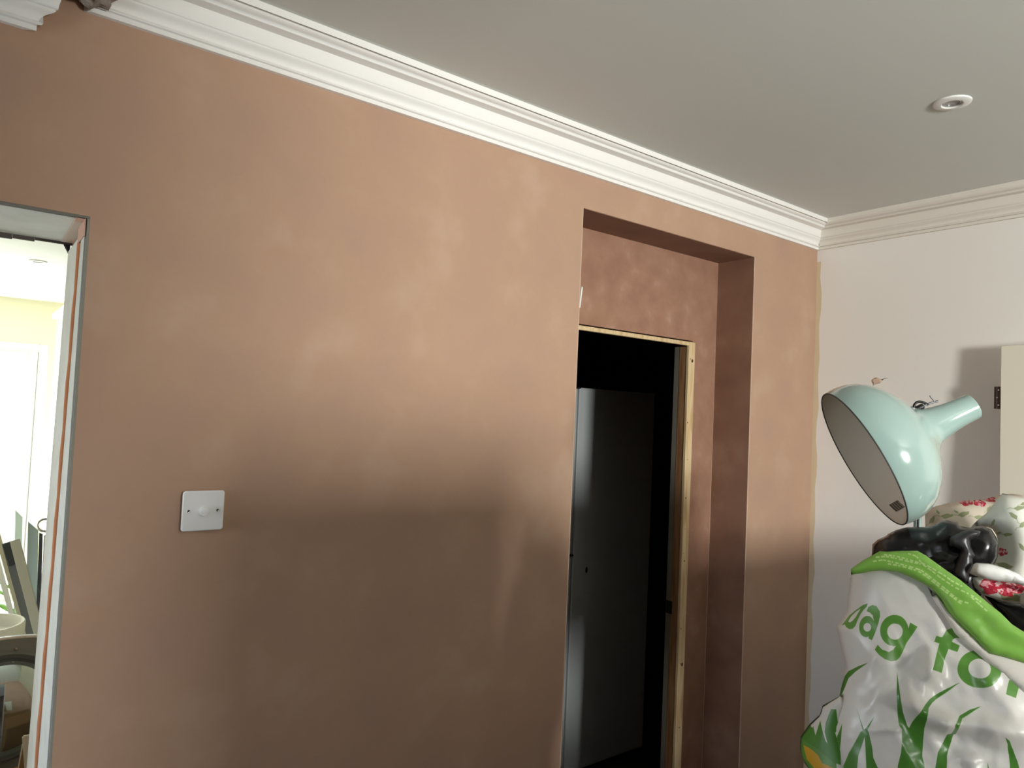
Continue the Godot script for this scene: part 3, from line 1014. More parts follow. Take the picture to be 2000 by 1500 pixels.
	o = obj("black_sack", st, shiny)
	o.position = Vector3(-1.3669, 1.3050, 1.1838)
	tag(o, "crumpled black plastic sack at the right edge, behind the green bag rim", "sack")
	st = puff(PackedVector2Array([Vector2(-0.0058, 0.0148), Vector2(-0.0031, 0.0186), Vector2(0.0038, 0.0215), Vector2(0.0310, 0.0231), Vector2(0.0312, -0.0030), Vector2(0.0041, -0.0065), Vector2(-0.0028, -0.0062), Vector2(-0.0063, -0.0002)]), frame(Vector3.ZERO, Vector3(-0.9242, 0.2588, 0.2807)), 0.006, func(p, d): return dome(d, 0.02, 0.016), 0.01, 0.02)
	o = obj("grey_cloth", st, mat(Color8(208, 208, 204), 0.8))
	o.position = Vector3(-1.3891, 1.3668, 1.2016)
	tag(o, "pale grey scrap of cloth at the right edge below the red flowered fabric", "cloth")


# a ragged, petal-edged patch of dye
func blot(c: Vector2, r: float, stretch: float, seed_at: float) -> PackedVector2Array:
	var out := PackedVector2Array()
	for k in 36:
		var t := TAU * k / 36
		var w := 1.0 + 0.16 * sin(3.0 * t + seed_at) + 0.12 * sin(5.0 * t + seed_at * 2.3) + 0.07 * sin(9.0 * t + seed_at * 0.7)
		out.append(c + Vector2(cos(t) * stretch, sin(t)) * r * w * 0.9)
	return out


func floral_material(uv_box: Rect2, reds: Array, greens: Array, ground: Color) -> StandardMaterial3D:
	var im := Image.create(512, 512, false, Image.FORMAT_RGB8)
	im.fill(ground)
	for g in greens:
		var c: Vector2 = g[0]
		var r: float = g[1]
		var a: float = g[2]
		var leaf := PackedVector2Array()
		for k in 24:
			var t := TAU * k / 24
			leaf.append(c + Vector2(cos(t) * r, sin(t) * r * 0.42 * (1.0 - 0.35 * cos(t))).rotated(a) * (1.0 + 0.1 * sin(5 * t)))
		fill_poly(im, leaf, uv_box, Color8(132, 142, 98), 0.32)
		fill_poly(im, stroke(PackedVector2Array([c - Vector2(r * 0.9, 0).rotated(a), c + Vector2(r * 0.9, 0).rotated(a)]), r * 0.06), uv_box, Color8(158, 166, 120), 0.2)
		fill_poly(im, stroke(PackedVector2Array([c - Vector2(r * 0.9, 0).rotated(a), c - Vector2(r * 1.6, -r * 0.5).rotated(a), c - Vector2(r * 2.2, -r * 0.4).rotated(a)]), r * 0.10), uv_box, Color8(140, 148, 104), 0.3)
	var seedling := 0.0
	for f in reds:
		var c: Vector2 = f[0]
		var r: float = f[1]
		seedling += 1.7
		fill_poly(im, blot(c, r, f[2], seedling), uv_box, Color8(184, 34, 56), 0.08)
		for k in 4:
			var t := TAU * k / 4 + seedling
			var pc := c + Vector2(cos(t) * f[2], sin(t)) * r * 0.42
			fill_poly(im, blot(pc, r * 0.42, 1.2, seedling + k * 2.1), uv_box, [Color8(206, 62, 82), Color8(232, 176, 182), Color8(170, 24, 46), Color8(238, 206, 206)][k], 0.15)
			fill_poly(im, blot(pc + Vector2(r * 0.1, -r * 0.12), r * 0.2, 0.9, seedling + k), uv_box, [Color8(160, 20, 42), Color8(214, 120, 132), Color8(214, 96, 112), Color8(196, 52, 74)][k], 0.2)
	var m := mat(Color.WHITE, 0.9)
	m.albedo_texture = ImageTexture.create_from_image(im)
	return m


func carrier_bag():
	var b := thing("carrier_bag", "white plastic carrier bag with green rim and green lettering, leaning full on the table", "carrier bag", Vector3(-1.6021, 1.2727, 1.1221))
	var xf := frame(Vector3.ZERO, Vector3(-0.8525, 0.2419, 0.4633))
	var uv_box := Rect2(-0.1548, -0.4941, 0.3671, 0.6956)
	var green := Color8(92, 146, 58)
	var grass := Color8(74, 130, 46)
	var im := Image.create(1024, 1024, false, Image.FORMAT_RGB8)
	var ground := Color8(222, 219, 212)
	im.fill(ground)
	for p in [PackedVector2Array([Vector2(-0.1226, 0.0455), Vector2(-0.1116, 0.0633), Vector2(-0.1013, 0.0740), Vector2(-0.0902, 0.0842), Vector2(-0.0834, 0.0874), Vector2(-0.0850, 0.0820), Vector2(-0.0901, 0.0753), Vector2(-0.0943, 0.0682), Vector2(-0.0985, 0.0575), Vector2(-0.1018, 0.0478), Vector2(-0.1060, 0.0426), Vector2(-0.1112, 0.0412), Vector2(-0.1161, 0.0441), Vector2(-0.1179, 0.0481)]), PackedVector2Array([Vector2(-0.0736, 0.0496), Vector2(-0.0741, 0.0466), Vector2(-0.0749, 0.0437), Vector2(-0.0761, 0.0409), Vector2(-0.0775, 0.0384), Vector2(-0.0791, 0.0363), Vector2(-0.0809, 0.0345), Vector2(-0.0828, 0.0332), Vector2(-0.0848, 0.0324), Vector2(-0.0867, 0.0321), Vector2(-0.0886, 0.0324), Vector2(-0.0904, 0.0331), Vector2(-0.0920, 0.0344), Vector2(-0.0934, 0.0361), Vector2(-0.0945, 0.0383), Vector2(-0.0954, 0.0408), Vector2(-0.0959, 0.0435), Vector2(-0.0960, 0.0464), Vector2(-0.0959, 0.0495), Vector2(-0.0953, 0.0525), Vector2(-0.0945, 0.0555), Vector2(-0.0933, 0.0583), Vector2(-0.0919, 0.0608), Vector2(-0.0903, 0.0629), Vector2(-0.0885, 0.0647), Vector2(-0.0866, 0.0660), Vector2(-0.0846, 0.0668), Vector2(-0.0826, 0.0671), Vector2(-0.0807, 0.0668), Vector2(-0.0789, 0.0660), Vector2(-0.0773, 0.0647), Vector2(-0.0759, 0.0630), Vector2(-0.0748, 0.0608), Vector2(-0.0740, 0.0583), Vector2(-0.0735, 0.0556), Vector2(-0.0734, 0.0526)]), PackedVector2Array([Vector2(-0.0850, 0.0746), Vector2(-0.0825, 0.0816), Vector2(-0.0765, 0.0858), Vector2(-0.0702, 0.0847), Vector2(-0.0654, 0.0771), Vector2(-0.0650, 0.0699), Vector2(-0.0669, 0.0596), Vector2(-0.0710, 0.0444), Vector2(-0.0768, 0.0287), Vector2(-0.0819, 0.0309), Vector2(-0.0808, 0.0356), Vector2(-0.0750, 0.0520), Vector2(-0.0742, 0.0612), Vector2(-0.0758, 0.0692), Vector2(-0.0807, 0.0734)]), PackedVector2Array([Vector2(-0.0232, 0.0497), Vector2(-0.0239, 0.0458), Vector2(-0.0252, 0.0420), Vector2(-0.0268, 0.0384), Vector2(-0.0289, 0.0351), Vector2(-0.0314, 0.0321), Vector2(-0.0342, 0.0296), Vector2(-0.0372, 0.0275), Vector2(-0.0403, 0.0260), Vector2(-0.0436, 0.0250), Vector2(-0.0469, 0.0247), Vector2(-0.0501, 0.0249), Vector2(-0.0531, 0.0258), Vector2(-0.0559, 0.0273), Vector2(-0.0585, 0.0293), Vector2(-0.0607, 0.0318), Vector2(-0.0624, 0.0348), Vector2(-0.0637, 0.0381), Vector2(-0.0645, 0.0417), Vector2(-0.0648, 0.0456), Vector2(-0.0646, 0.0495), Vector2(-0.0639, 0.0534), Vector2(-0.0627, 0.0573), Vector2(-0.0609, 0.0610), Vector2(-0.0588, 0.0643), Vector2(-0.0563, 0.0674), Vector2(-0.0535, 0.0699), Vector2(-0.0504, 0.0720), Vector2(-0.0472, 0.0735), Vector2(-0.0439, 0.0744), Vector2(-0.0406, 0.0747), Vector2(-0.0374, 0.0744), Vector2(-0.0344, 0.0735), Vector2(-0.0316, 0.0720), Vector2(-0.0291, 0.0699), Vector2(-0.0269, 0.0673), Vector2(-0.0252, 0.0643), Vector2(-0.0240, 0.0610), Vector2(-0.0232, 0.0574), Vector2(-0.0229, 0.0536)]), PackedVector2Array([Vector2(-0.0203, 0.0658), Vector2(-0.0097, 0.0608), Vector2(-0.0171, 0.0467), Vector2(-0.0253, 0.0329), Vector2(-0.0302, 0.0198), Vector2(-0.0351, 0.0084), Vector2(-0.0400, 0.0028), Vector2(-0.0482, 0.0003), Vector2(-0.0582, 0.0023), Vector2(-0.0665, 0.0075), Vector2(-0.0725, 0.0145), Vector2(-0.0683, 0.0227), Vector2(-0.0616, 0.0163), Vector2(-0.0516, 0.0141), Vector2(-0.0450, 0.0187), Vector2(-0.0401, 0.0270), Vector2(-0.0351, 0.0367), Vector2(-0.0236, 0.0528)]), PackedVector2Array([Vector2(0.0408, 0.0673), Vector2(0.0463, 0.0669), Vector2(0.0508, 0.0557), Vector2(0.0500, 0.0521), Vector2(0.0445, 0.0521), Vector2(0.0405, 0.0489), Vector2(0.0389, 0.0451), Vector2(0.0498, 0.0408), Vector2(0.0465, 0.0308), Vector2(0.0340, 0.0331), Vector2(0.0291, 0.0193), Vector2(0.0233, -0.0049), Vector2(0.0084, -0.0015), Vector2(0.0182, 0.0278), Vector2(0.0215, 0.0397), Vector2(0.0143, 0.0411), Vector2(0.0168, 0.0503), Vector2(0.0255, 0.0500), Vector2(0.0312, 0.0614)]), PackedVector2Array([Vector2(0.1043, 0.0152), Vector2(0.1039, 0.0112), Vector2(0.1029, 0.0072), Vector2(0.1014, 0.0032), Vector2(0.0993, -0.0006), Vector2(0.0968, -0.0042), Vector2(0.0938, -0.0076), Vector2(0.0904, -0.0105), Vector2(0.0868, -0.0131), Vector2(0.0829, -0.0152), Vector2(0.0788, -0.0167), Vector2(0.0746, -0.0178), Vector2(0.0705, -0.0183), Vector2(0.0665, -0.0182), Vector2(0.0626, -0.0175), Vector2(0.0589, -0.0163), Vector2(0.0556, -0.0145), Vector2(0.0527, -0.0122), Vector2(0.0502, -0.0094), Vector2(0.0482, -0.0063), Vector2(0.0468, -0.0028), Vector2(0.0460, 0.0010), Vector2(0.0457, 0.0050), Vector2(0.0461, 0.0091), Vector2(0.0471, 0.0132), Vector2(0.0486, 0.0173), Vector2(0.0507, 0.0212), Vector2(0.0533, 0.0249), Vector2(0.0564, 0.0283), Vector2(0.0598, 0.0313), Vector2(0.0636, 0.0338), Vector2(0.0676, 0.0359), Vector2(0.0717, 0.0375), Vector2(0.0759, 0.0385), Vector2(0.0801, 0.0389), Vector2(0.0842, 0.0387), Vector2(0.0881, 0.0379), Vector2(0.0917, 0.0366), Vector2(0.0949, 0.0347), Vector2(0.0978, 0.0324), Vector2(0.1002, 0.0296), Vector2(0.1020, 0.0264), Vector2(0.1034, 0.0229), Vector2(0.1041, 0.0192)]), PackedVector2Array([Vector2(0.1140, 0.0011), Vector2(0.1269, -0.0056), Vector2(0.1212, -0.0238), Vector2(0.1081, -0.0205)])]:
		fill_poly(im, p, uv_box, green)
	for p in [PackedVector2Array([Vector2(-0.1128, 0.0538), Vector2(-0.1081, 0.0630), Vector2(-0.0996, 0.0730), Vector2(-0.0936, 0.0776), Vector2(-0.0953, 0.0746), Vector2(-0.1012, 0.0626), Vector2(-0.1062, 0.0554), Vector2(-0.1105, 0.0523)]), PackedVector2Array([Vector2(-0.0780, 0.0493), Vector2(-0.0781, 0.0481), Vector2(-0.0784, 0.0469), Vector2(-0.0788, 0.0457), Vector2(-0.0793, 0.0447), Vector2(-0.0800, 0.0437), Vector2(-0.0808, 0.0429), Vector2(-0.0818, 0.0422), Vector2(-0.0827, 0.0418), Vector2(-0.0837, 0.0415), Vector2(-0.0847, 0.0415), Vector2(-0.0857, 0.0416), Vector2(-0.0866, 0.0420), Vector2(-0.0875, 0.0425), Vector2(-0.0882, 0.0433), Vector2(-0.0888, 0.0442), Vector2(-0.0892, 0.0452), Vector2(-0.0895, 0.0463), Vector2(-0.0896, 0.0475), Vector2(-0.0895, 0.0487), Vector2(-0.0893, 0.0499), Vector2(-0.0889, 0.0511), Vector2(-0.0883, 0.0522), Vector2(-0.0876, 0.0531), Vector2(-0.0868, 0.0539), Vector2(-0.0859, 0.0546), Vector2(-0.0849, 0.0551), Vector2(-0.0839, 0.0553), Vector2(-0.0829, 0.0554), Vector2(-0.0819, 0.0552), Vector2(-0.0810, 0.0548), Vector2(-0.0801, 0.0543), Vector2(-0.0794, 0.0535), Vector2(-0.0788, 0.0526), Vector2(-0.0784, 0.0516), Vector2(-0.0781, 0.0505)]), PackedVector2Array([Vector2(-0.0310, 0.0498), Vector2(-0.0312, 0.0475), Vector2(-0.0317, 0.0453), Vector2(-0.0326, 0.0431), Vector2(-0.0337, 0.0411), Vector2(-0.0351, 0.0393), Vector2(-0.0368, 0.0378), Vector2(-0.0386, 0.0365), Vector2(-0.0406, 0.0356), Vector2(-0.0426, 0.0351), Vector2(-0.0446, 0.0350), Vector2(-0.0465, 0.0353), Vector2(-0.0484, 0.0359), Vector2(-0.0500, 0.0369), Vector2(-0.0515, 0.0383), Vector2(-0.0526, 0.0399), Vector2(-0.0535, 0.0418), Vector2(-0.0541, 0.0439), Vector2(-0.0542, 0.0462), Vector2(-0.0541, 0.0484), Vector2(-0.0536, 0.0507), Vector2(-0.0527, 0.0529), Vector2(-0.0515, 0.0549), Vector2(-0.0501, 0.0567), Vector2(-0.0484, 0.0583), Vector2(-0.0466, 0.0595), Vector2(-0.0446, 0.0604), Vector2(-0.0426, 0.0609), Vector2(-0.0406, 0.0610), Vector2(-0.0386, 0.0608), Vector2(-0.0368, 0.0601), Vector2(-0.0352, 0.0591), Vector2(-0.0337, 0.0577), Vector2(-0.0326, 0.0560), Vector2(-0.0317, 0.0541), Vector2(-0.0312, 0.0520)]), PackedVector2Array([Vector2(0.0900, 0.0134), Vector2(0.0897, 0.0109), Vector2(0.0890, 0.0083), Vector2(0.0879, 0.0058), Vector2(0.0864, 0.0035), Vector2(0.0845, 0.0014), Vector2(0.0824, -0.0004), Vector2(0.0800, -0.0019), Vector2(0.0775, -0.0030), Vector2(0.0750, -0.0037), Vector2(0.0724, -0.0039), Vector2(0.0699, -0.0037), Vector2(0.0676, -0.0031), Vector2(0.0655, -0.0020), Vector2(0.0637, -0.0005), Vector2(0.0623, 0.0013), Vector2(0.0612, 0.0034), Vector2(0.0606, 0.0057), Vector2(0.0604, 0.0082), Vector2(0.0607, 0.0108), Vector2(0.0614, 0.0134), Vector2(0.0626, 0.0159), Vector2(0.0641, 0.0183), Vector2(0.0660, 0.0204), Vector2(0.0682, 0.0222), Vector2(0.0705, 0.0237), Vector2(0.0731, 0.0248), Vector2(0.0756, 0.0255), Vector2(0.0782, 0.0257), Vector2(0.0807, 0.0254), Vector2(0.0830, 0.0248), Vector2(0.0851, 0.0237), Vector2(0.0868, 0.0222), Vector2(0.0882, 0.0203), Vector2(0.0893, 0.0182), Vector2(0.0899, 0.0159)])]:
		fill_poly(im, p, uv_box, ground)
	for p in [PackedVector2Array([Vector2(-0.0393, -0.0150), Vector2(-0.0367, -0.0360), Vector2(-0.0342, -0.0585), Vector2(-0.0309, -0.0754), Vector2(-0.0243, -0.0949), Vector2(-0.0219, -0.0970), Vector2(-0.0186, -0.0886), Vector2(-0.0120, -0.0735), Vector2(-0.0054, -0.0618), Vector2(0.0061, -0.0474), Vector2(0.0256, -0.0316), Vector2(0.0482, -0.0152), Vector2(0.0288, -0.0345), Vector2(0.0093, -0.0520), Vector2(0.0035, -0.0601), Vector2(0.0010, -0.0727), Vector2(-0.0015, -0.0921), Vector2(-0.0025, -0.1212), Vector2(-0.0034, -0.1349), Vector2(-0.0003, -0.1476), Vector2(-0.0006, -0.3071), Vector2(-0.0395, -0.3175), Vector2(-0.0382, -0.1559), Vector2(-0.0342, -0.1364), Vector2(-0.0325, -0.1190), Vector2(-0.0325, -0.1001), Vector2(-0.0367, -0.0957), Vector2(-0.0383, -0.0821), Vector2(-0.0401, -0.0508)]), PackedVector2Array([Vector2(-0.0985, -0.0815), Vector2(-0.0913, -0.1014), Vector2(-0.0869, -0.1128), Vector2(-0.0835, -0.1086), Vector2(-0.0718, -0.0887), Vector2(-0.0818, -0.1118), Vector2(-0.0801, -0.1149), Vector2(-0.0748, -0.1364), Vector2(-0.0730, -0.1515), Vector2(-0.0662, -0.1654), Vector2(-0.0649, -0.3243), Vector2(-0.0794, -0.3281), Vector2(-0.0828, -0.1691), Vector2(-0.0850, -0.1299), Vector2(-0.0859, -0.1231), Vector2(-0.0900, -0.1379), Vector2(-0.0948, -0.1545), Vector2(-0.0962, -0.1779), Vector2(-0.0956, -0.3324), Vector2(-0.1235, -0.3399), Vector2(-0.1166, -0.1782), Vector2(-0.1085, -0.1540), Vector2(-0.0919, -0.1173), Vector2(-0.0886, -0.1140)]), PackedVector2Array([Vector2(0.0758, -0.0445), Vector2(0.0600, -0.0577), Vector2(0.0489, -0.0667), Vector2(0.0439, -0.0795), Vector2(0.0429, -0.0924), Vector2(0.0398, -0.0939), Vector2(0.0356, -0.1115), Vector2(0.0307, -0.1276), Vector2(0.0296, -0.1500), Vector2(0.0268, -0.2998), Vector2(0.0101, -0.3043), Vector2(0.0147, -0.1477), Vector2(0.0181, -0.1253), Vector2(0.0262, -0.1084), Vector2(0.0311, -0.0956), Vector2(0.0367, -0.0928), Vector2(0.0385, -0.0772), Vector2(0.0458, -0.0639), Vector2(0.0601, -0.0526)]), PackedVector2Array([Vector2(0.1030, -0.0817), Vector2(0.1096, -0.0861), Vector2(0.1166, -0.0994), Vector2(0.1220, -0.1144), Vector2(0.1252, -0.1288), Vector2(0.1223, -0.2743), Vector2(0.1079, -0.2781), Vector2(0.1126, -0.1316), Vector2(0.1119, -0.1085), Vector2(0.1079, -0.0914)]), PackedVector2Array([Vector2(0.0842, -0.1243), Vector2(0.0860, -0.1375), Vector2(0.0858, -0.1913), Vector2(0.0805, -0.1926)]), PackedVector2Array([Vector2(-0.0821, -0.0079), Vector2(-0.1002, -0.0257), Vector2(-0.1105, -0.0385), Vector2(-0.1163, -0.0560), Vector2(-0.1230, -0.0736), Vector2(-0.1269, -0.0995), Vector2(-0.1294, -0.1036), Vector2(-0.1274, -0.0744), Vector2(-0.1199, -0.0512), Vector2(-0.1158, -0.0367), Vector2(-0.1107, -0.0276), Vector2(-0.0968, -0.0169)]), PackedVector2Array([Vector2(-0.1191, -0.1114), Vector2(-0.1205, -0.1373), Vector2(-0.1226, -0.1639), Vector2(-0.1214, -0.1776), Vector2(-0.1249, -0.1938), Vector2(-0.1256, -0.2416), Vector2(-0.1358, -0.2441), Vector2(-0.1341, -0.1664), Vector2(-0.1286, -0.1407)])]:
		fill_poly(im, p, uv_box, grass)
	fill_poly(im, PackedVector2Array([Vector2(-0.0082, -0.1580), Vector2(-0.0083, -0.1589), Vector2(-0.0086, -0.1598), Vector2(-0.0090, -0.1607), Vector2(-0.0096, -0.1616), Vector2(-0.0103, -0.1623), Vector2(-0.0111, -0.1630), Vector2(-0.0120, -0.1636), Vector2(-0.0130, -0.1640), Vector2(-0.0140, -0.1643), Vector2(-0.0150, -0.1645), Vector2(-0.0160, -0.1645), Vector2(-0.0169, -0.1643), Vector2(-0.0177, -0.1640), Vector2(-0.0184, -0.1635), Vector2(-0.0190, -0.1629), Vector2(-0.0194, -0.1622), Vector2(-0.0197, -0.1614), Vector2(-0.0197, -0.1606), Vector2(-0.0197, -0.1597), Vector2(-0.0194, -0.1588), Vector2(-0.0190, -0.1579), Vector2(-0.0184, -0.1571), Vector2(-0.0177, -0.1563), Vector2(-0.0168, -0.1556), Vector2(-0.0159, -0.1550), Vector2(-0.0149, -0.1546), Vector2(-0.0139, -0.1543), Vector2(-0.0129, -0.1542), Vector2(-0.0120, -0.1542), Vector2(-0.0111, -0.1543), Vector2(-0.0102, -0.1547), Vector2(-0.0095, -0.1551), Vector2(-0.0090, -0.1557), Vector2(-0.0085, -0.1564), Vector2(-0.0083, -0.1572)]), uv_box, Color8(208, 160, 40))
	var plastic := mat(Color.WHITE, 0.38)
	plastic.albedo_texture = ImageTexture.create_from_image(im)
	plastic.clearcoat_enabled = true
	plastic.clearcoat = 0.25
	plastic.clearcoat_roughness = 0.25
	plastic.backlight_enabled = true
	plastic.backlight = Color(0.12, 0.12, 0.11)
	var n := crease_noise(41, 6.0)
	var n2 := crease_noise(42, 17.0)
	var nc := crumple_noise(47, 11.0)
	var folds := [[Vector2(-0.0158, -0.0606), Vector2(0.0248, -0.0795), 0.0120, 0.0140], [Vector2(0.0248, -0.0795), Vector2(0.1432, -0.0733), 0.0160, 0.0180], [Vector2(-0.0158, -0.0572), Vector2(0.0100, 0.0022), 0.0100, 0.0160], [Vector2(0.0070, 0.0260), Vector2(0.0035, -0.0127), 0.0060, 0.0080], [Vector2(-0.0771, -0.1117), Vector2(-0.0382, -0.1005), 0.0040, 0.0040], [Vector2(0.0199, -0.0953), Vector2(0.0701, -0.0883), -0.0060, 0.0100], [Vector2(-0.0531, -0.0228), Vector2(-0.0807, -0.0782), 0.0040, 0.0060], [Vector2(-0.0237, -0.0176), Vector2(-0.0238, -0.0588), 0.0040, 0.0060], [Vector2(0.0362, -0.1325), Vector2(0.0812, -0.1180), 0.0040, 0.0060], [Vector2(0.0700, -0.0916), Vector2(0.0993, -0.0951), 0.0060, 0.0100], [Vector2(-0.1304, 0.0415), Vector2(-0.1136, -0.0193), 0.0060, 0.0100], [Vector2(-0.0715, 0.0022), Vector2(-0.0912, -0.0384), 0.0060, 0.0120], [Vector2(0.0869, -0.0079), Vector2(0.1225, -0.0503), 0.0100, 0.0300], [Vector2(0.0548, -0.1028), Vector2(0.0904, -0.1001), -0.0080, 0.0200]]
	var shape := func(p: Vector2, d: float) -> float:
		var z := dome(d, 0.07, 0.045) + minf(d * 6.0, 1.0) * (0.012 * n.get_noise_2d(p.x * 1.3 + p.y * 0.4, p.y * 0.8) + 0.004 * n2.get_noise_2d(p.x + 0.3 * p.y, p.y * 0.7) + 0.022 * nc.get_noise_2d(p.x * 1.2, p.y * 0.8))
		for f in folds:
			var q := Geometry2D.get_closest_point_to_segment(p, f[0], f[1])
			var r := p.distance_to(q)
			z += 1.5 * f[2] * exp(-r * r / (f[3] * f[3])) * minf(d * 12.0, 1.0)
		return z
	var st := puff(PackedVector2Array([Vector2(-0.1094, 0.1445), Vector2(-0.0897, 0.1605), Vector2(-0.0606, 0.1747), Vector2(-0.0289, 0.1807), Vector2(-0.0034, 0.1815), Vector2(0.0270, 0.1648), Vector2(0.0538, 0.1437), Vector2(0.0796, 0.1142), Vector2(0.1099, 0.0863), Vector2(0.1448, 0.0659), Vector2(0.1923, 0.0513), Vector2(0.1890, -0.1147), Vector2(0.1759, -0.3832), Vector2(-0.1210, -0.4741), Vector2(-0.1208, -0.2935), Vector2(-0.1212, -0.1777), Vector2(-0.1348, -0.1290), Vector2(-0.1304, -0.1077), Vector2(-0.1226, -0.0650), Vector2(-0.1148, -0.0216), Vector2(-0.1210, 0.0016), Vector2(-0.1307, 0.0417), Vector2(-0.1144, 0.0707), Vector2(-0.1138, 0.0897), Vector2(-0.1093, 0.1349)]), xf, 0.0055, shape, 0.05, 0.10, uv_box)
	obj("front_panel", st, plastic, b)
	# side gusset
	var gx := Transform3D(frame(Vector3.ZERO, Vector3(-0.9902, 0.1392, 0.0138)).basis, Vector3(-0.0993, -0.1404, -0.1210))
	var gbox := Rect2(-0.0530, -0.3465, 0.1626, 0.4487)
	var gi := Image.create(512, 512, false, Image.FORMAT_RGB8)
	gi.fill(Color8(214, 211, 203))
	for p in [PackedVector2Array([Vector2(0.0204, 0.0537), Vector2(0.0146, 0.0305), Vector2(0.0145, 0.0154), Vector2(0.0230, -0.0054), Vector2(0.0363, -0.0270), Vector2(0.0441, -0.0269), Vector2(0.0346, 0.0227), Vector2(0.0282, 0.0563)]), PackedVector2Array([Vector2(-0.0330, -0.0110), Vector2(-0.0133, -0.0038), Vector2(-0.0087, 0.0162), Vector2(-0.0008, 0.0038), Vector2(0.0032, 0.0296), Vector2(0.0113, 0.0143), Vector2(0.0175, 0.0015), Vector2(0.0298, -0.0088), Vector2(0.0381, -0.0292), Vector2(0.0057, -0.0270), Vector2(-0.0218, -0.0192)]), PackedVector2Array([Vector2(-0.0187, 0.0152), Vector2(-0.0330, -0.0110), Vector2(-0.0161, -0.0094), Vector2(-0.0049, 0.0115)])]: fill_poly(gi, p, gbox, grass)
	fill_poly(gi, PackedVector2Array([Vector2(-0.0330, -0.0110), Vector2(0.0045, -0.0154), Vector2(0.0381, -0.0292), Vector2(0.0429, -0.0624), Vector2(0.0033, -0.0669), Vector2(-0.0219, -0.0498), Vector2(-0.0314, -0.0320)]), gbox, Color8(92, 142, 58))
	fill_poly(gi, PackedVector2Array([Vector2(-0.0225, -0.0194), Vector2(-0.0049, -0.0204), Vector2(0.0071, -0.0249), Vector2(0.0163, -0.0348), Vector2(0.0371, -0.0355), Vector2(0.0433, -0.0506), Vector2(0.0084, -0.0529), Vector2(-0.0128, -0.0402)]), gbox, Color8(206, 158, 38))
	fill_poly(gi, stroke(PackedVector2Array([Vector2(0.0260, 0.0783), Vector2(0.0008, 0.0532), Vector2(-0.0025, 0.0368), Vector2(-0.0188, 0.0157), Vector2(-0.0330, -0.0110), Vector2(-0.0314, -0.0320), Vector2(-0.0219, -0.0498), Vector2(0.0017, -0.0675)]), 0.006), gbox, Color8(34, 62, 24))
	var gm := mat(Color.WHITE, 0.4)
	gm.albedo_texture = ImageTexture.create_from_image(gi)
	st = puff(PackedVector2Array([Vector2(0.0336, 0.0822), Vector2(0.0008, 0.0532), Vector2(-0.0025, 0.0368), Vector2(-0.0188, 0.0157), Vector2(-0.0330, -0.0110), Vector2(-0.0314, -0.0320), Vector2(-0.0219, -0.0498), Vector2(0.0017, -0.0675), Vector2(0.0357, -0.3265), Vector2(0.0896, -0.3166), Vector2(0.0501, -0.0245), Vector2(0.0361, 0.0232), Vector2(0.0359, 0.0589)]), gx, 0.006, func(p, d): return dome(d, 0.05, 0.014) + minf(d * 8.0, 1.0) * 0.004 * n2.get_noise_2d(p.x, p.y), 0.02, 0.05, gbox)
	obj("side_gusset", st, gm, b)
	# the white hem showing under the folded rim
	st = puff(PackedVector2Array([Vector2(0.0047, 0.1271), Vector2(0.0217, 0.1117), Vector2(0.0357, 0.0919), Vector2(0.0533, 0.0745), Vector2(0.0706, 0.0574), Vector2(0.0900, 0.0411), Vector2(0.1094, 0.0389), Vector2(0.1337, 0.0348), Vector2(0.1796, 0.0294), Vector2(0.1761, -0.0442), Vector2(0.1319, -0.0132), Vector2(0.1107, 0.0038), Vector2(0.0798, 0.0270), Vector2(0.0553, 0.0465), Vector2(0.0429, 0.0587), Vector2(0.0279, 0.0850), Vector2(0.0138, 0.1062)]), Transform3D(xf.basis, xf.basis.z * 0.046), 0.006, func(p, d): return dome(d, 0.012, 0.006) + minf(d * 10.0, 1.0) * 0.003 * n2.get_noise_2d(p.x, p.y), 0.012, 0.012)
	obj("hem", st, mat(Color8(226, 220, 210), 0.45), b)
	# green rim
	var rbox := Rect2(-0.1309, 0.0028, 0.3305, 0.2006)
	var ri := Image.create(512, 512, false, Image.FORMAT_RGB8)
	ri.fill(Color8(130, 184, 76))
	for l in [PackedVector2Array([Vector2(-0.0731, 0.1645), Vector2(-0.0577, 0.1676), Vector2(-0.0383, 0.1657), Vector2(-0.0220, 0.1631), Vector2(-0.0031, 0.1609), Vector2(0.0102, 0.1521), Vector2(0.0232, 0.1419), Vector2(0.0425, 0.1298), Vector2(0.0641, 0.1212), Vector2(0.0802, 0.1105)]), PackedVector2Array([Vector2(-0.0772, 0.1571), Vector2(-0.0619, 0.1613), Vector2(-0.0438, 0.1589), Vector2(-0.0233, 0.1554), Vector2(-0.0058, 0.1515), Vector2(0.0048, 0.1439), Vector2(0.0166, 0.1351), Vector2(0.0295, 0.1251), Vector2(0.0473, 0.1101), Vector2(0.0613, 0.1078)]), PackedVector2Array([Vector2(-0.0246, 0.1765), Vector2(-0.0124, 0.1734), Vector2(-0.0058, 0.1636), Vector2(0.0102, 0.1566), Vector2(0.0259, 0.1482), Vector2(0.0362, 0.1407), Vector2(0.0554, 0.1315)]), PackedVector2Array([Vector2(-0.0549, 0.1560), Vector2(-0.0329, 0.1542), Vector2(-0.0099, 0.1495), Vector2(0.0021, 0.1421), Vector2(0.0152, 0.1320), Vector2(0.0282, 0.1220), Vector2(0.0397, 0.1134), Vector2(0.0510, 0.1049)]), PackedVector2Array([Vector2(0.0640, 0.1183), Vector2(0.0763, 0.1071), Vector2(0.0861, 0.0986)]), PackedVector2Array([Vector2(-0.0605, 0.1707), Vector2(-0.0411, 0.1696), Vector2(-0.0220, 0.1661), Vector2(-0.0084, 0.1632)])]:
		# rows of small pale print, too small to read
		var s: PackedVector2Array = l
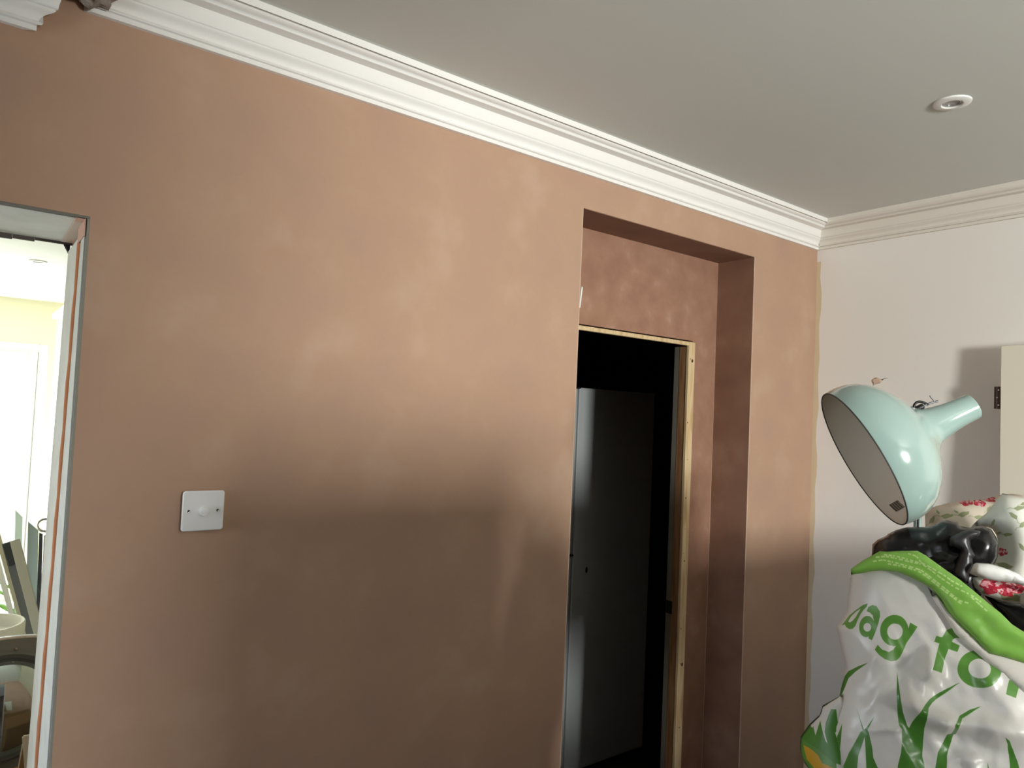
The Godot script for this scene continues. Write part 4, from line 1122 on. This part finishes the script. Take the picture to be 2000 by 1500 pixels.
		for k in s.size() - 1:
			var parts := maxi(2, int(s[k].distance_to(s[k + 1]) / 0.006))
			for i in parts:
				var a := s[k].lerp(s[k + 1], (i + 0.12 * absf(sin(i * 3.7))) / parts)
				var c := s[k].lerp(s[k + 1], (i + 0.72 + 0.2 * sin(i * 2.3)) / parts)
				fill_poly(ri, stroke(PackedVector2Array([a, c]), 0.0026), rbox, Color8(196, 222, 150), 0.25)
	var rm := mat(Color.WHITE, 0.42)
	rm.albedo_texture = ImageTexture.create_from_image(ri)
	rm.backlight_enabled = true
	rm.backlight = Color(0.05, 0.1, 0.02)
	var n3 := crease_noise(44, 12.0)
	st = puff(PackedVector2Array([Vector2(-0.1109, 0.1405), Vector2(-0.0934, 0.1566), Vector2(-0.0779, 0.1678), Vector2(-0.0667, 0.1762), Vector2(-0.0556, 0.1766), Vector2(-0.0334, 0.1807), Vector2(-0.0103, 0.1834), Vector2(0.0018, 0.1773), Vector2(0.0255, 0.1606), Vector2(0.0512, 0.1433), Vector2(0.0713, 0.1271), Vector2(0.0933, 0.1088), Vector2(0.1053, 0.0993), Vector2(0.1194, 0.0847), Vector2(0.1340, 0.0759), Vector2(0.1796, 0.0589), Vector2(0.1779, 0.0228), Vector2(0.1323, 0.0294), Vector2(0.1081, 0.0334), Vector2(0.0888, 0.0356), Vector2(0.0696, 0.0546), Vector2(0.0499, 0.0740), Vector2(0.0349, 0.0888), Vector2(0.0248, 0.1076), Vector2(0.0145, 0.1208), Vector2(0.0041, 0.1282), Vector2(-0.0172, 0.1373), Vector2(-0.0389, 0.1450), Vector2(-0.0637, 0.1443), Vector2(-0.0777, 0.1416), Vector2(-0.0974, 0.1344), Vector2(-0.1107, 0.1312)]), Transform3D(xf.basis, xf.basis.z * 0.052), 0.005, func(p, d): return dome(d, 0.016, 0.010) + minf(d * 14.0, 1.0) * (0.009 * n3.get_noise_2d(p.x * 0.8 + p.y * 0.9, p.y * 1.3 - p.x * 0.3) + 0.020 * nc.get_noise_2d(p.x * 1.6 + p.y * 1.6, p.y * 2.6 - p.x * 1.2) + 0.003 * n2.get_noise_2d(p.x * 1.5, p.y * 1.5)), 0.016, 0.016, rbox)
	obj("rim", st, rm, b)


# ---------------------------------------------------------------- lamp
func lamp():
	var o := thing("lamp", "mint green metal lamp with a big tilted dome shade above the bags", "lamp", Vector3(-1.2080, 0.795, 0.9440))
	var c := Vector3(-1.4017, 1.6037, 0.9149) - o.position
	var back := Vector3(0.59676, 0.48768, 0.63722).normalized()
	var side := back.cross(Vector3.UP).normalized()
	var xf := Transform3D(Basis(side, back, side.cross(back)), c)
	var outer := [[0.15, -0.0009], [0.152, 0.0], [0.1532, 0.0088], [0.1535, 0.021], [0.1515, 0.0385], [0.145, 0.0578], [0.134, 0.0752], [0.118, 0.0919], [0.0985, 0.1059], [0.079, 0.1173], [0.062, 0.1269], [0.051, 0.1356], [0.04092, 0.1453], [0.036735000000000004, 0.1575], [0.033479999999999996, 0.1715], [0.030690000000000002, 0.1872], [0.028365, 0.2065], [0.026970000000000004, 0.2293], [0.026505, 0.2398], [0.025296, 0.2411], [0.024924, 0.2399], [0.024924, 0.2188]]
	var prof := []
	for v in outer: prof.append(Vector2(v[0], v[1]))
	var st := tool()
	lathe(st, prof, xf, 72)
	obj("shade", st, M.mint, o)
	var inner := []
	for v in [[0.15, -0.0008], [0.1505, 0.0034], [0.1515, 0.0102], [0.1515, 0.0204], [0.149, 0.0374], [0.1425, 0.0561], [0.1315, 0.0723], [0.1155, 0.088], [0.096, 0.1011], [0.07, 0.113], [0.03, 0.119], [0.0, 0.1198]]: inner.append(Vector2(v[0], v[1]))
	inner.reverse()
	st = tool()
	lathe(st, inner, xf, 72)
	var liner := obj("liner", st, M.liner, o)
	st = tool()
	var ring := []
	for k in 73:
		var t := TAU * k / 72
		ring.append(xf * Vector3(cos(t) * 0.1508, -0.0012, sin(t) * 0.1508))
	tube(st, ring, 0.0013, 8)
	obj("rim", st, mat(Color8(60, 62, 60), 0.5), o)
	# seam where neck meets dome
	st = tool()
	var seam := []
	for k in 15:
		var t := -2.35 + 0.085 * k
		var s := k / 14.0
		seam.append(xf * (Vector3(cos(t), 0, sin(t)) * lerpf(0.103, 0.062, s) + Vector3(0, lerpf(0.1045, 0.1285, s), 0)))
	tube(st, seam, 0.0007, 6)
	obj("seam", st, M.dark, o)
	# maker's sticker inside the rim, with its rows of small print
	var cr := (xf.basis.inverse() * (Vector3(-1.2, -0.9, 0.2))).normalized()
	var best := 4.256
	st = tool()
	var stick := mat(Color.WHITE, 0.6)
	var si := Image.create(96, 48, false, Image.FORMAT_RGB8)
	si.fill(Color8(74, 70, 62))
	for r in 4:
		var x := 6
		while x < 88:
			var w := 3 + (x * 7 + r * 5) % 9
			si.fill_rect(Rect2i(x, 6 + r * 10, mini(w, 90 - x), 4), Color8(176, 168, 150))
			x += w + 3
	stick.albedo_texture = ImageTexture.create_from_image(si)
	var nn := 10
	for k in nn:
		for v in [[0, 0], [1, 1], [1, 0], [0, 0], [0, 1], [1, 1]]:
			var t: float = best + 0.19 * ((k + v[0]) / float(nn) - 0.5)
			var s: float = [0.020, 0.042][v[1]]
			var rr: float = [0.1508, 0.1484][v[1]] - 0.0007
			st.set_smooth_group(0)
			st.set_uv(Vector2(1.0 - (k + v[0]) / float(nn), 1.0 - v[1]))
			st.add_vertex(xf * Vector3(cos(t) * rr, s, sin(t) * rr))
	obj("sticker", st, stick, liner)
	# pole, base, bracket and cable
	var top := 0.825
	st = tool()
	lathe(st, [Vector2(0.0, 0.0), Vector2(0.082, 0.0), Vector2(0.085, 0.003), Vector2(0.083, 0.010), Vector2(0.03, 0.015), Vector2(0.012, 0.022), Vector2(0, 0.022)], Transform3D.IDENTITY, 48)
	obj("base", st, M.mint, o)
	st = tool()
	tube(st, [Vector3(0, 0.02, 0), Vector3(0, 0.4, 0), Vector3(0, top, 0)], 0.0078, 20)
	obj("pole", st, M.mint, o)
	st = tool()
	var cab := []
	for k in 21: cab.append(Vector3(-0.0105 - 0.001 * sin(k * 0.9), 0.015 + (top - 0.02) * k / 20.0, 0.006))
	tube(st, cab, 0.0025, 8)
	obj("cable", st, M.black, o)
	var nk := xf * Vector3(0, 0.178, 0)
	st = tool()
	var a := Vector3(0, top - 0.005, 0)
	tube(st, [a, a.lerp(nk, 0.5), nk], 0.006, 12)
	obj("bracket", st, M.chrome, o)
	st = tool()
	var up := (Vector3.UP - back * back.y).normalized()
	var kp := xf * Vector3(0, 0.160, 0) + up * 0.0430
	lathe(st, [Vector2(0, -0.008), Vector2(0.0052, -0.008), Vector2(0.0058, -0.006), Vector2(0.0058, 0.006), Vector2(0.0052, 0.008), Vector2(0, 0.008)], along(kp - back * 0.012, kp), 18)
	obj("knob", st, M.black, o)
	st = tool()
	tube(st, [kp - back * 0.004, kp + back * 0.012 - up * 0.001, kp + back * 0.026 - up * 0.004], 0.0022, 8)
	tube(st, [kp + back * 0.020 - up * 0.003, kp + back * 0.0175 + up * 0.013], 0.0015, 8)
	obj("pin", st, mat(Color8(120, 122, 124), 0.45, 0.7), o)
	st = tool()
	tube(st, arc(kp - back * 0.030 - up * 0.010, kp - back * 0.014 + up * 0.030, kp + back * 0.006 - up * 0.002, 14), 0.0026, 8)
	obj("cable_loop", st, M.black, o)


func leaning_door():
	var o := thing("loose_door", "cream painted loose door with dark hinge leaning on the right wall", "door", Vector3(-0.085, FL, 0.765))
	# local z runs along the wall, x out of it; the foot stands further out than the head
	var xf := Transform3D(Basis(Vector3(1, 0, 0), Vector3(0.052, 0.9985, -0.022).normalized(), Vector3(0, 0.022, 1).normalized()), Vector3(-0.102, 0.018, 0.012))
	var st := tool()
	soft_box(st, Vector3(-0.020, 0, 0), Vector3(0.020, 2.055, 0.72), 0.002, xf)
	obj("slab", st, mat(Color8(232, 226, 208), 0.55), o)
	for h in [[1.84, "upper"], [0.25, "lower"]]:
		st = tool()
		soft_box(st, Vector3(-0.0165, h[0], -0.016), Vector3(0.016, h[0] + 0.076, 0.0), 0.0008, xf)
		soft_box(st, Vector3(-0.0185, h[0], -0.019), Vector3(-0.0135, h[0] + 0.076, -0.010), 0.0008, xf)
		var hinge := obj("hinge", st, mat(Color8(58, 46, 38), 0.45, 0.6), o)
		for k in 3:
			st = tool()
			lathe(st, [Vector2(0.0028, 0), Vector2(0.0022, 0.001), Vector2(0, 0.0012)], xf * Transform3D(Basis(Vector3(0, 0, -1), Vector3(-1, 0, 0), Vector3(0, 1, 0)), Vector3(-0.0185, h[0] + 0.012 + 0.026 * k, [-0.006, -0.010, -0.006][k])), 12)
			obj("screw", st, M.chrome, hinge)


# ---------------------------------------------------------------- beyond the open doorway
func kitchen_things():
	var st := tool()
	# downlight
	var d := thing("kitchen_downlight", "small white downlight in the bright ceiling beyond the doorway", "ceiling light", Vector3(-2.614, 2.40, -3.137))
	var flip := Transform3D(Basis(Vector3(1, 0, 0), Vector3(0, -1, 0), Vector3(0, 0, -1)), Vector3.ZERO)
	lathe(st, [Vector2(0.0, 0.001), Vector2(0.026, 0.002), Vector2(0.028, 0.007), Vector2(0.042, 0.006), Vector2(0.045, 0.0)], flip, 32)
	obj("rim", st, M.white, d)
	# tall unit
	var u := thing("tall_cupboard", "tall white larder cupboard with a cornice beyond the doorway", "cupboard", Vector3(-2.38, FL, -4.62))
	st = tool()
	box(st, Vector3(0.02, 0.1, 0), Vector3(0.415, 2.315, 1.8))
	obj("carcass", st, M.white, u)
	st = tool()
	soft_box(st, Vector3(-0.035, 2.315, -0.02), Vector3(0.415, 2.355, 1.82), 0.008)
	obj("cornice", st, M.white, u)
	for k in 3:
		st = tool()
		soft_box(st, Vector3(0, 0.11, 0.003 + 0.6 * k), Vector3(0.02, 2.31, 0.597 + 0.6 * k), 0.003)
		obj("door", st, M.white, u)
	# washing machine
	var w := thing("washing_machine", "washing machine with a dark grey front and big round glass door", "washing machine", Vector3(-2.74, 0, -1.25))
	st = tool()
	hexa(st, [Vector3(-0.295, FL + 0.012, -0.02), Vector3(0.295, FL + 0.012, -0.02), Vector3(0.295, 0.735, -0.02), Vector3(-0.295, 0.735, -0.02),
		Vector3(-0.295, FL + 0.012, -0.50), Vector3(0.295, FL + 0.012, -0.50), Vector3(0.295, 0.60, -0.50), Vector3(-0.295, 0.60, -0.50)])
	obj("body", st, M.white, w)
	# bowed front: its top edge arches
	st = tool()
	var cols := 24
	var back_row := []
	for k in cols + 1:
		var x := lerpf(-0.298, 0.298, float(k) / cols)
		var yt := 0.848 - 0.10 * pow(absf(x) / 0.298, 2.2)
		var zb := 0.03 * (1.0 - pow(x / 0.30, 2.0))
		back_row.append([x, yt, zb])
	for k in cols:
		var a = back_row[k]
		var c = back_row[k + 1]
		quad(st, Vector3(a[0], FL + 0.001, a[2]), Vector3(c[0], FL + 0.001, c[2]), Vector3(c[0], c[1], c[2]), Vector3(a[0], a[1], a[2]), true)
		quad(st, Vector3(a[0], a[1], a[2]), Vector3(c[0], c[1], c[2]), Vector3(c[0], c[1], -0.02), Vector3(a[0], a[1], -0.02), true)
	obj("front_panel", st, M.graphite, w)
	st = tool()
	var edge := []
	for a in back_row: edge.append(Vector3(a[0], a[1] + 0.004, a[2] - 0.006))
	tube(st, edge, 0.0055, 8)
	obj("top_trim", st, M.white_gloss, w)
	var face := Transform3D(Basis(Vector3(1, 0, 0), Vector3(0, 0, 1), Vector3(0, -1, 0)), Vector3(0.003, 0.632, 0.028))
	st = tool()
	lathe(st, [Vector2(0.176, 0.0), Vector2(0.178, 0.008), Vector2(0.172, 0.014), Vector2(0.160, 0.010), Vector2(0.150, 0.004)], face, 56)
	var ring := obj("door_ring", st, mat(Color8(108, 112, 114), 0.3), w)
	st = tool()
	lathe(st, [Vector2(0.158, 0.008), Vector2(0.157, 0.030), Vector2(0.152, 0.055), Vector2(0.143, 0.079), Vector2(0.130, 0.100), Vector2(0.112, 0.118), Vector2(0.090, 0.131), Vector2(0.064, 0.140), Vector2(0.034, 0.145), Vector2(0.0, 0.147)], face, 56)
	var bowl := mat(Color8(176, 188, 196), 0.07, 0.9)
	bowl.clearcoat_enabled = true
	bowl.clearcoat = 1.0
	bowl.clearcoat_roughness = 0.02
	obj("door_glass", st, bowl, ring)
	for p in [Vector2(0.028, 0.815), Vector2(0.012, 0.425), Vector2(0.25, 0.69)]:
		st = tool()
		lathe(st, [Vector2(0.006, 0), Vector2(0.005, 0.002), Vector2(0, 0.0025)], Transform3D(Basis(Vector3(1, 0, 0), Vector3(0, 0, 1), Vector3(0, -1, 0)), Vector3(p.x, p.y, 0.0295 * (1.0 - pow(p.x / 0.3, 2.0)))), 14)
		obj("screw", st, M.chrome, w)
	# bucket on a stand behind it
	st = tool()
	soft_box(st, Vector3(-0.16, FL, -0.16), Vector3(0.16, 0.40, 0.16), 0.01)
	var stand := obj("storage_box", st, M.graphite)
	stand.position = Vector3(-2.79, 0, -2.08)
	tag(stand, "dark storage box hidden under the white bucket, behind the washing machine", "box")
	var b := thing("bucket", "white plastic bucket with a thick rim behind the washing machine", "bucket", Vector3(-2.79, 0.40, -2.05))
	st = tool()
	lathe(st, [Vector2(0.0, 0.0), Vector2(0.125, 0.0), Vector2(0.130, 0.004), Vector2(0.146, 0.250), Vector2(0.150, 0.250), Vector2(0.150, 0.246), Vector2(0.158, 0.246), Vector2(0.160, 0.252), Vector2(0.160, 0.290), Vector2(0.156, 0.296), Vector2(0.149, 0.296), Vector2(0.145, 0.290), Vector2(0.143, 0.245), Vector2(0.0, 0.240)], Transform3D.IDENTITY, 56)
	obj("body", st, mat(Color8(246, 246, 240), 0.4), b)
	# things leaning behind the bucket
	st = tool()
	plank(st, Vector3(-2.5525, 0.3569, -2.5500), Vector3(-2.7256, 0.9575, -2.7500), Vector3(1, 0, 0.25), 0.021, 0.020)
	tag(obj("cream_batten", st, mat(Color8(214, 208, 182), 0.70)), "long cream batten leaning behind the bucket, left of the grey box section", "batten")
	st = tool()
	plank(st, Vector3(-2.5865, 0.3479, -2.6000), Vector3(-2.7373, 0.8992, -2.8000), Vector3(1, 0, 0.25), 0.020, 0.020)
	tag(obj("white_batten", st, mat(Color8(236, 238, 238), 0.70)), "thin white batten leaning leftmost behind the bucket", "batten")
	st = tool()
	plank(st, Vector3(-2.5315, 0.3681, -2.5000), Vector3(-2.6860, 0.9156, -2.6800), Vector3(1, 0, 0.25), 0.040, 0.018)
	tag(obj("grey_board", st, mat(Color8(112, 116, 120), 0.70)), "long grey board with a dark upper end leaning behind the bucket", "board")
	st = tool()
	plank(st, Vector3(-2.5077, 0.3818, -2.4400), Vector3(-2.6567, 0.9361, -2.6200), Vector3(1, 0, 0.25), 0.040, 0.020)
	tag(obj("speckled_plank", st, mat(Color8(196, 196, 186), 0.70)), "pale speckled plank leaning right of the grey board", "plank")
	st = tool()
	hexa(st, [Vector3(-2.5376, -0.3575, -2.9500), Vector3(-2.4777, -0.3733, -2.9500), Vector3(-2.5362, 0.9249, -2.9500), Vector3(-2.5849, 0.9741, -2.9500), Vector3(-2.5376, -0.3575, -2.9680), Vector3(-2.4777, -0.3733, -2.9680), Vector3(-2.5362, 0.9249, -2.9680), Vector3(-2.5849, 0.9741, -2.9680)])
	tag(obj("grey_green_board", st, mat(Color8(150, 164, 158), 0.60)), "grey green board standing behind the speckled plank", "board")
	st = tool()
	hexa(st, [Vector3(-2.5165, 0.1564, -2.8500), Vector3(-2.4961, 0.1526, -2.8500), Vector3(-2.5223, 0.9181, -2.8500), Vector3(-2.5387, 0.9272, -2.8500), Vector3(-2.5165, 0.1564, -2.8680), Vector3(-2.4961, 0.1526, -2.8680), Vector3(-2.5223, 0.9181, -2.8680), Vector3(-2.5387, 0.9272, -2.8680)])
	tag(obj("black_edged_panel", st, mat(Color8(40, 42, 44), 0.60)), "narrow black edged panel standing right of the grey green board", "panel")
	st = tool()
	hexa(st, [Vector3(-2.5647, 0.0181, -3.6000), Vector3(-2.5338, 0.0127, -3.6000), Vector3(-2.5704, 0.9065, -3.6000), Vector3(-2.6090, 0.9515, -3.6000), Vector3(-2.5647, 0.0181, -3.6060), Vector3(-2.5338, 0.0127, -3.6060), Vector3(-2.5704, 0.9065, -3.6060), Vector3(-2.6090, 0.9515, -3.6060)])
	tag(obj("pale_green_sheet", st, mat(Color8(198, 214, 204), 0.60)), "small pale green sheet standing far back by the glazed door", "sheet")
	st = tool()
	hexa(st, [Vector3(-2.5073, 0.1706, -2.8000), Vector3(-2.3741, 0.1456, -2.8000), Vector3(-2.4234, 0.9573, -2.8000), Vector3(-2.5217, 0.9207, -2.8000), Vector3(-2.5073, 0.1706, -2.8180), Vector3(-2.3741, 0.1456, -2.8180), Vector3(-2.4234, 0.9573, -2.8180), Vector3(-2.5217, 0.9207, -2.8180)])
	tag(obj("white_side_panel", st, mat(Color8(226, 230, 228), 0.60)), "tall white panel standing right of the black edged panel", "panel")
	st = tool()
	plank(st, Vector3(-2.6529, 0.8143, -2.6300), Vector3(-2.6858, 0.9165, -2.6600), Vector3(1, 0, 0.25), 0.0375, 0.012)
	obj("dark_end", st, mat(Color8(62, 66, 70), 0.8), get_node("grey_board"))
	var pot := thing("potted_plant", "bright green leaves of a plant at the far left edge beyond the doorway", "plant", Vector3(-2.7666, -0.1000, -3.2000))
	st = tool()
	lathe(st, [Vector2(0, 0), Vector2(0.07, 0), Vector2(0.09, 0.16), Vector2(0.094, 0.16), Vector2(0.094, 0.175), Vector2(0.08, 0.175), Vector2(0.075, 0.15), Vector2(0, 0.15)], Transform3D.IDENTITY, 32)
	obj("pot", st, M.white, pot)
	for k in 16:
		var ang := k * 2.39996
		var hh := 0.683 + 0.10 * sin(k * 1.3)
		var lean := 0.05 + 0.05 * absf(sin(k * 2.1))
		st = tool()
		var c0 := Vector3(cos(ang) * 0.02, 0.15, sin(ang) * 0.02)
		var c1 := Vector3(cos(ang) * lean, hh, sin(ang) * lean)
		tube(st, [c0, c0.lerp(c1, 0.5), c1], 0.003, 6)
		obj("stem", st, mat(Color8(96, 140, 60), 0.6), pot)
		var lf := Transform3D(Basis(Vector3.UP, -ang) * Basis(Vector3(0, 0, 1), -0.5), c1)
		var ol := PackedVector2Array()
		for i in 18:
			var t := TAU * i / 18
			ol.append(Vector2(0.05 + 0.05 * cos(t), 0.032 * sin(t) * (1.0 - 0.3 * cos(t))))
		st = puff(ol, lf * Transform3D(Basis(Vector3(1, 0, 0), -PI / 2), Vector3.ZERO), 0.012, func(p, d): return 0.25 * d - 1.2 * p.x * p.x, 0.0, 0.02)
		obj("leaf", st, mat(Color8(132, 190, 66), 0.5), pot)
	# reel of tape
	st = tool()
	lathe(st, [Vector2(0.030, 0.0), Vector2(0.036, 0.0), Vector2(0.036, 0.020), Vector2(0.030, 0.020), Vector2(0.030, 0.0)], Transform3D(Basis(Vector3(1, 0, 0), Vector3(0, 0.45, 0.893), Vector3(0, -0.893, 0.45)), Vector3(-2.5203, 0.9711, -2.8000)), 40)
	tag(obj("tape_reel", st, mat(Color8(170, 166, 172), 0.6)), "grey ring of tape propped on top of the white panel beyond the doorway", "tape reel")
	# cardboard box in front of the washing machine
	var cb := thing("cardboard_box", "open cardboard box with a white coated flap in front of the washing machine", "box")
	st = tool()
	soft_box(st, Vector3(-2.7167, FL, -0.95), Vector3(-2.3667, 0.5447, -0.645), 0.004)
	obj("body", st, mat(Color8(150, 112, 74), 0.9), cb)
	st = tool()
	soft_box(st, Vector3(-2.7167, FL, -0.64), Vector3(-2.3667, 0.5847, -0.605), 0.004)
	obj("front_side", st, mat(Color8(150, 112, 74), 0.9), cb)
	st = tool()
	hexa(st, [Vector3(-2.7107, 0.6447, -0.6000), Vector3(-2.6298, 0.6228, -0.6000), Vector3(-2.6383, 0.7619, -0.6000), Vector3(-2.7259, 0.7662, -0.6000), Vector3(-2.7107, 0.6447, -0.6040), Vector3(-2.6298, 0.6228, -0.6040), Vector3(-2.6383, 0.7619, -0.6040), Vector3(-2.7259, 0.7662, -0.6040)])
	tube(st, [Vector3(-2.7229, 0.7662, -0.6020), Vector3(-2.6383, 0.7619, -0.6020)], 0.0035, 8)
	obj("white_flap", st, mat(Color8(236, 238, 226), 0.6), cb)
	st = tool()
	hexa(st, [Vector3(-2.7305, 0.6307, -0.6300), Vector3(-2.6940, 0.6208, -0.6300), Vector3(-2.7182, 0.7398, -0.6300), Vector3(-2.7213, 0.7366, -0.6300), Vector3(-2.7305, 0.6307, -0.6340), Vector3(-2.6940, 0.6208, -0.6340), Vector3(-2.7182, 0.7398, -0.6340), Vector3(-2.7213, 0.7366, -0.6340)])
	var side_flap := obj("side_flap", st, mat(Color8(150, 112, 74), 0.9), cb)
	st = tool()
	tube(st, [Vector3(-2.7305, 0.6307, -0.6300), Vector3(-2.7213, 0.7366, -0.6300)], 0.0016, 6)
	obj("cut_edge", st, mat(Color8(226, 218, 200), 0.8), side_flap)


func behind_camera():
	# tall things behind and beside the viewer, which shade the lower part of the brown wall
	var o := thing("wardrobe", "tall plain wardrobe standing beside the viewer, outside the picture", "wardrobe", Vector3(-1.995, FL, 2.03))
	var st := tool()
	soft_box(st, Vector3(-0.235, 0.05, -0.22), Vector3(0.235, 1.765, 0.22), 0.006)
	obj("body", st, M.floor_m, o)
	for k in 2:
		st = tool()
		soft_box(st, Vector3(-0.23 + 0.232 * k, 0.08, 0.22), Vector3(-0.002 + 0.232 * k, 1.73, 0.24), 0.004)
		var door := obj("door", st, M.floor_m, o)
		st = tool()
		lathe(st, [Vector2(0.006, 0), Vector2(0.006, 0.012), Vector2(0.012, 0.016), Vector2(0.010, 0.024), Vector2(0, 0.026)], Transform3D(Basis(Vector3(1, 0, 0), Vector3(0, 0, 1), Vector3(0, -1, 0)), Vector3(-0.03 + 0.06 * k, 0.9, 0.24)), 16)
		obj("knob", st, M.chrome, door)
	st = tool()
	soft_box(st, Vector3(-0.20, 0, -0.20), Vector3(0.20, 0.05, 0.20), 0.002)
	obj("plinth", st, M.dark, o)
	var c := thing("bookcase", "tall empty bookcase behind the viewer by the window, outside the picture", "bookcase", Vector3(-2.79, FL, 3.05))
	st = tool()
	soft_box(st, Vector3(-0.60, 0, 0.13), Vector3(0.60, 2.62, 0.15), 0.002)
	obj("back_panel", st, M.floor_m, c)
	for x in [-0.60, 0.575]:
		st = tool()
		soft_box(st, Vector3(x, 0, -0.15), Vector3(x + 0.025, 2.62, 0.1295), 0.002)
		obj("side_panel", st, M.floor_m, c)
	for k in 7:
		st = tool()
		soft_box(st, Vector3(-0.574, 0.05 + 0.42 * k, -0.148), Vector3(0.574, 0.075 + 0.42 * k, 0.129), 0.002)
		obj("shelf", st, M.floor_m, c)
	var h := thing("chest_of_drawers", "tall chest of drawers right of the pile, outside the picture", "chest of drawers", Vector3(-0.68, FL, 1.40))
	st = tool()
	soft_box(st, Vector3(-0.44, 0.04, -0.22), Vector3(0.44, 1.46, 0.20), 0.004)
	obj("carcass", st, M.floor_m, h)
	for k in 5:
		st = tool()
		soft_box(st, Vector3(-0.435, 0.06 + 0.28 * k, 0.2005), Vector3(0.435, 0.33 + 0.28 * k, 0.22), 0.004)
		var dr := obj("drawer", st, M.floor_m, h)
		for x in [-0.28, 0.28]:
			st = tool()
			lathe(st, [Vector2(0.006, 0), Vector2(0.006, 0.012), Vector2(0.014, 0.018), Vector2(0.012, 0.026), Vector2(0, 0.028)], Transform3D(Basis(Vector3(1, 0, 0), Vector3(0, 0, 1), Vector3(0, -1, 0)), Vector3(x, 0.195 + 0.28 * k, 0.22)), 16)
			obj("knob", st, M.chrome, dr)
